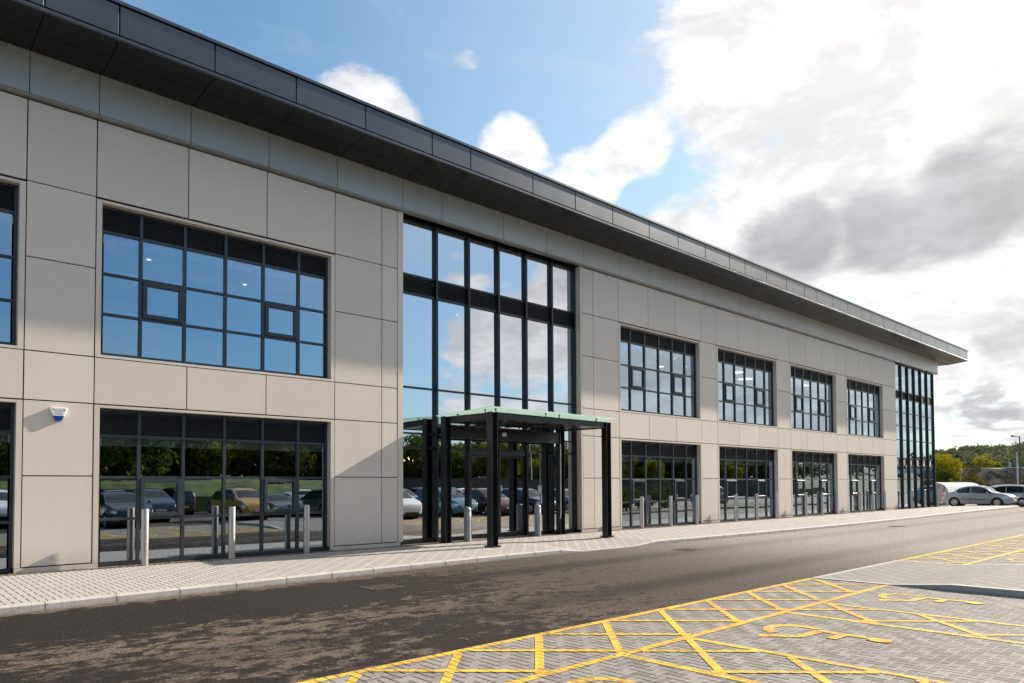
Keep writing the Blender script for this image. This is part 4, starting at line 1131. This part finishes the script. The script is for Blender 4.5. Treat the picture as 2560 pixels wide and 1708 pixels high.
def car(kind, paintm, label, loc, rz, group=None, rim='alloy'):
    S = SPEC[kind]; L = S['L']; hl = L/2; t = thing('car', label, 'car', loc, rz, group)
    rw_, Ra = .305, .365
    def zt(x): return smoothtab(S['top'], x)
    def belt(x): return smoothtab(S['belt'], x)
    def zb(x):
        z_ = .20+max(0,(abs(x)-hl+.35))*.25
        for wx in S['wh']:
            if abs(x-wx) < Ra: z_ = max(z_, rw_+math.sqrt(Ra*Ra-(x-wx)**2))
        return z_
    WT = [(-hl,.56),(-hl+.06,.68),(-hl+.3,.79),(-hl+.9,.85),(hl-1.1,.85),(hl-.4,.79),(hl-.1,.68),(hl,.54)]
    def hw(x, z_):
        w_ = smoothtab(WT, x); bl = belt(x)
        if z_ < .55: w_ *= .955+.045*min(1,max(0,(z_-.2)/.35))
        if z_ > .60: w_ *= 1-.035*min(1,(z_-.60)/max(.05,bl-.60))
        if z_ > bl: w_ -= (z_-bl)*.40
        return w_
    xs_ = set([-hl+L*k/64 for k in range(65)])
    for wx in S['wh']:
        for k in range(-8, 9): xs_.add(wx+Ra*math.sin(k*math.pi/16)*.999)
    xs_ = sorted(xs_); rings = []
    for x in xs_:
        zt_, zb_, bl = zt(x), zb(x), min(belt(x), zt(x)-.012)
        zs_ = [zb_]+[zb_+(bl-zb_)*f for f in (.12,.28,.48,.7,.88)]+[bl]+[bl+(zt_-bl)*f for f in (.25,.5,.75,.93)]
        half = [(hw(x,z_), z_) for z_ in zs_]
        we = hw(x, zt_)
        half += [(we*.955, zt_-.004), (we*.75, zt_+.012), (we*.4, zt_+.024), (0, zt_+.028)]
        ring = [(x,w_,z_) for (w_,z_) in half]+[(x,-w_,z_) for (w_,z_) in reversed(half[:-1])]
        rings.append(ring)
    q = MB(); n = len(rings[0]); q.add([p for r_ in rings for p in r_], [(i*n+k, i*n+k+1, (i+1)*n+k+1, (i+1)*n+k) for i in range(len(rings)-1) for k in range(n-1)])
    q.add(rings[0], [tuple(range(n))]); q.add(rings[-1], [tuple(range(n-1,-1,-1))])
    q.build('body', M[paintm], t, smooth=50)
    q = MB(); q.box(-hl+.25,hl-.25,-.70,.70,.17,.5)
    for wx in S['wh']: q.lathe([(Ra+.0,-.74),(Ra+.0,.74)], 24, (wx,0,rw_), 'y')
    q.build('underbody', M['carblack'], t)
    def patch(name, pts_fn, nx, mat, sides=(1,-1)):
        for s_ in sides:
            q = MB()
            for k in range(nx):
                a, c = pts_fn(k/nx), pts_fn((k+1)/nx)
                rowa = [(a[0], s_*(hw(a[0],z_)+.007), z_) for z_ in (a[1], a[1]+(a[2]-a[1])*.33, a[1]+(a[2]-a[1])*.66, a[2])]
                rowb = [(c[0], s_*(hw(c[0],z_)+.007), z_) for z_ in (c[1], c[1]+(c[2]-c[1])*.33, c[1]+(c[2]-c[1])*.66, c[2])]
                for m_ in range(3):
                    f = [rowa[m_],rowb[m_],rowb[m_+1],rowa[m_+1]]; q.quad(*(f if s_ < 0 else f[::-1]))
            q.build(name, M[mat], t, smooth=60)
    for (wa, wb) in S['win']:
        def wf(u, wa=wa, wb=wb):
            x = wa+(wb-wa)*u; lo = belt(x)+.03; return (x, lo, max(lo+.004, zt(x)-.085))
        patch('side_window', wf, 10, 'carglass')
    def top_patch(name, x0, x1, mat, inset=.90):
        q = MB()
        for k in range(8):
            xa, xb = x0+(x1-x0)*k/8, x0+(x1-x0)*(k+1)/8
            for m_ in range(8):
                ta, tb = -1+m_/4, -1+(m_+1)/4
                f = []
                for (x, tt) in ((xa,ta),(xb,ta),(xb,tb),(xa,tb)):
                    f.append((x, hw(x,zt(x))*inset*tt, zt(x)+.028*(1-abs(tt)**2.2*.9)+.010))
                q.quad(*f)
        q.build(name, M[mat], t, smooth=60)
    top_patch('windscreen', S['ws'][0]+.04, S['ws'][1]-.05, 'carglass'); top_patch('rear_window', S['rs'][0]+.04, S['rs'][1]-.02, 'carglass', .86)
    patch('trim_strip', lambda u: (S['wh'][0]+.45+(S['wh'][1]-S['wh'][0]-.9)*u, .50, .545), 6, 'carblack')
    for xd in (S['win'][-2][1]+.03, S['wh'][1]-.42):
        patch('door_gap', lambda u, xd=xd: (xd+.012*u, .26, belt(xd)), 1, 'carblack')
    for xd in (S['win'][-1][0]+.12, S['win'][-2][0]+.14):
        patch('door_handle', lambda u, xd=xd: (xd+.18*u, .80, .83), 1, 'carblack')
    patch('headlight', lambda u: (hl-.42+.36*u, .62-.02*u, .745-.07*u*u), 6, 'headlamp')
    patch('tail_light', lambda u: (-hl+.03+.22*u, .66+.02*u, .86-.02*u), 5, 'taillamp')
    for s_ in (1,-1):
        q = MB(); q.hexa([(.72+S['ws'][0]-.5,s_*.80,.90),(.86+S['ws'][0]-.5,s_*.80,.90),(.88+S['ws'][0]-.5,s_*1.0,.93),(.74+S['ws'][0]-.5,s_*1.0,.93),(.73+S['ws'][0]-.5,s_*.80,1.0),(.86+S['ws'][0]-.5,s_*.80,.98),(.87+S['ws'][0]-.5,s_*.99,1.04),(.75+S['ws'][0]-.5,s_*.99,1.05)])
        q.build('mirror', M[paintm], t)
        for wx in S['wh']:
            q = MB(); c_ = (wx, s_*.735, rw_)
            q.lathe([(.20,-.095),(.285,-.095),(rw_,-.06),(rw_,.06),(.285,.095),(.20,.095)], 28, c_, 'y', cap=False)
            wheel = q.build('wheel', M['tyre'], t, smooth=40)
            q = MB(); yo = s_*.735+s_*.07
            q.lathe([(.205,-.02),(.205,.02),(.19,.03*s_)], 24, (wx,yo,rw_), 'y')
            q.cur = 1
            for k in range(6):
                a = k*math.pi/3
                q.lathe([(.033,-.001),(.033,.033 if s_>0 else -.033)], 10, (wx+.125*math.cos(a), yo, rw_+.125*math.sin(a)), 'y')
            q.build('rim', [M[rim], M['carblack']], wheel, smooth=40)
    for (xx, nm, mt) in ((hl-.004,'front_plate','plate_w'),(-hl-.012,'rear_plate','plate_y')):
        q = MB(); q.box(xx,xx+.014,-.26,.26,.40,.51); q.build('number_plate', M[mt], t)
    q = MB(); q.box(hl-.045,hl+.004,-.42,.42,.27,.37); q.build('front_grille', M['carblack'], t)
    return t
PK = 'cars parked beyond the end of the building'
car('saloon','silver_paint','silver saloon parked beyond the last bollard, seen side on',(59.05,-.85,.03),R(-90),PK)
car('hatch','silver_paint','silver hatchback parked close behind the silver saloon',(62.0,-1.75,.0),R(90),PK)
car('hatch','white_paint','white hatchback third in the row, at the right edge of the photo',(64.8,-2.0,0),R(-90),PK)
car('hatch','red_paint','dark red car fourth in the row, its red bonnet at the photo edge',(67.5,-3.2,0),R(-90),PK)
car('saloon','white_paint','white car at the right edge behind the white hatchback',(70.2,-2.4,0),R(-90),PK)
car('estate','greycar_paint','grey estate car hidden farther back in the parked row',(73.2,-1.0,0),R(90),PK)
RK = 'parked cars mirrored in the ground floor glass'
rows = [('saloon','blackcar_paint','black saloon nearest the photographer, mirrored in the big left window',8.6,-17.6,88),('hatch','white_paint','white hatchback mirrored at the left of the big left window',5.0,-23.6,90),
 ('estate','navy_paint','dark blue estate car mirrored in the middle of the big left window',11.4,-23.4,90),('hatch','gold_paint','golden yellow hatchback mirrored at the right of the big left window',15.2,-20.6,88),
 ('saloon','greycar_paint','dark grey saloon mirrored beside the golden car',18.3,-23.5,90),('hatch','white_paint','white hatchback mirrored in the glass left of the canopy',21.0,-15.4,92),
 ('saloon','teal_paint','teal saloon mirrored behind the left canopy posts',24.6,-15.6,88),('saloon','maroon_paint','dark maroon saloon mirrored in the sliding doors',27.4,-15.4,91),
 ('estate','navy_paint','navy estate car mirrored in the right door leaf',30.9,-15.8,89),('saloon','silver_paint','silver saloon mirrored right of the entrance',34.6,-16.0,90),
 ('hatch','red_paint','red hatchback mirrored in the window at the left photo edge',1.9,-23.6,90),('saloon','silver_paint','silver saloon standing in the second row behind the black one',7.6,-29.2,-90),
 ('hatch','greycar_paint','grey hatchback standing in the second row behind the blue estate',11.2,-29.3,-90),('estate','blackcar_paint','black estate car standing in the second row behind the golden car',14.6,-29.2,-90),
 ('hatch','teal_paint','teal hatchback standing in the second row right of the black estate',18.2,-29.4,-90),('hatch','white_paint','white hatchback standing in the second row beyond the teal one',22.0,-29.2,-90),
 ('saloon','greycar_paint','grey saloon parked by the shrub bed, mirrored in the far windows',52.0,-16.0,175)]
FL = [('estate','blackcar_paint','black estate car'),('hatch','navy_paint','navy hatchback'),('saloon','silver_paint','silver saloon'),('hatch','blackcar_paint','black hatchback'),('saloon','white_paint','white saloon'),('estate','greycar_paint','grey estate car'),('hatch','maroon_paint','maroon hatchback')]
for k_, (x, y, where) in enumerate([(21.3,-23.4,'next right of the dark grey saloon'),(24.1,-23.6,'behind the white hatchback left of the canopy'),(26.9,-23.5,'behind the teal saloon'),(29.7,-23.7,'behind the maroon saloon'),(32.4,-23.4,'behind the navy estate'),
        (4.6,-29.3,'at the left end of the back row'),(24.8,-29.3,'in the back row behind the teal saloon'),(27.7,-29.1,'in the back row behind the maroon saloon'),(30.6,-29.3,'in the back row behind the navy estate'),(1.8,-29.2,'in the back row behind the red hatchback'),(33.4,-29.2,'at the right end of the back row')]):
    b_ = FL[k_ % 7]; rows.append((b_[0], b_[1], b_[2]+' '+where, x, y, 90 if k_ % 3 else -90))
for (k_, p_, lb, x, y, a) in rows: car(k_, p_, lb, (x,y,.004), R(a), RK)

# ------------------------------------------------------------------ grass bank, retaining wall, hedge and trees behind the photographer
q = MB(); pr_ = [(-31.9,-.02),(-32.2,1.0),(-34.5,1.85),(-38,2.2),(-65,2.4)]
for xa in range(-60, 110, 5):
    for (ya, za), (yb, zb_) in zip(pr_, pr_[1:]): q.quad((xa+5,ya,za),(xa,ya,za),(xa,yb,zb_),(xa+5,yb,zb_))
struct(q.build('grass_bank', M['bank_grass'], smooth=60))
q = MB(); q.box(26,100,-31.8,-31.5,-.1,2.2); q.box(26,100,-31.85,-31.45,2.2,2.28)
tag(q.build('retaining_wall', M['dark']), 'long dark retaining wall at the foot of the grass bank, mirrored in the entrance', 'wall')
protos = [tree('hedgerow_tree','dark green hedgerow tree on the grass bank, mirrored in the glass',(2,-41,2.1),5.8,2.8,'leaf_green',90,50,.34,.75,41,'hedgerow trees on the grass bank',-.05),
          tree('hedgerow_tree','olive autumn hedgerow tree on the grass bank, mirrored in the glass',(7,-42,2.1),5.0,2.6,'leaf_olive',90,50,.32,.7,42,'hedgerow trees on the grass bank',-.05),
          tree('hedgerow_tree','yellow leaved hedgerow tree on the grass bank, mirrored in the glass',(12,-40.5,2.1),3.9,2.0,'leaf_yellow',60,50,.30,.6,43,'hedgerow trees on the grass bank',-.05)]
rng = random.Random(9)
for k in range(84):
    p_ = protos[rng.choice((0,0,1,1,1,2))]; o = copy_tree(p_)
    o.location = (-28+k*1.75+rng.uniform(-1,1), -41+rng.uniform(-2.5,2.0), 2.1); o.rotation_euler = (0,0,rng.uniform(0,6.28)); s_ = rng.uniform(.72,1.12) if k < 34 else rng.uniform(.5,.9); o.scale = (s_,s_,s_)
for k in range(44):
    o = copy_tree(protos[k%2]); o.location = (-30+k*3.4+rng.uniform(-1,1), -47+rng.uniform(-1.5,1.5), 2.2); o.rotation_euler = (0,0,rng.uniform(0,6.28)); s_ = rng.uniform(1.05,1.3) if k < 20 else rng.uniform(.7,1.0); o.scale = (s_*1.15,s_*1.15,s_)
# planted bed in the parking area, mirrored in the right-hand windows
q = MB()
q.prism([(32.3,-9.8),(42,-9.8),(43.0,-10.5),(43,-14.5),(32.3,-14.5),(31.6,-13.8),(31.6,-10.5)], 'z', -.02, .11); struct(q.build('bed_kerb', M['kerb']))
q = MB(); q.prism([(32.4,-9.9),(41.9,-9.9),(42.85,-10.55),(42.85,-14.4),(32.4,-14.4),(31.75,-13.7),(31.75,-10.55)], 'z', .1, .125); struct(q.build('bed_soil', M['soil']))
rng = random.Random(14)
for k in range(14):
    x, y = rng.uniform(32.8,41.8), rng.uniform(-14.0,-10.8)
    tree('planted_shrub','leafy green shrub planted in the kerbed bed, mirrored in the windows',(x,y,.12),rng.uniform(.9,1.9),rng.uniform(.45,.8),'leaf_olive' if k%2 else 'leaf_green',16,30,.13,.28,60+k,'shrubs in the kerbed bed',.05,'shrub')
q = MB(); q.prism([(43.2,-9.6),(60,-9.6),(60,-14.5),(43.2,-14.5)], 'z', .0, .10); struct(q.build('lawn', M['grass']))
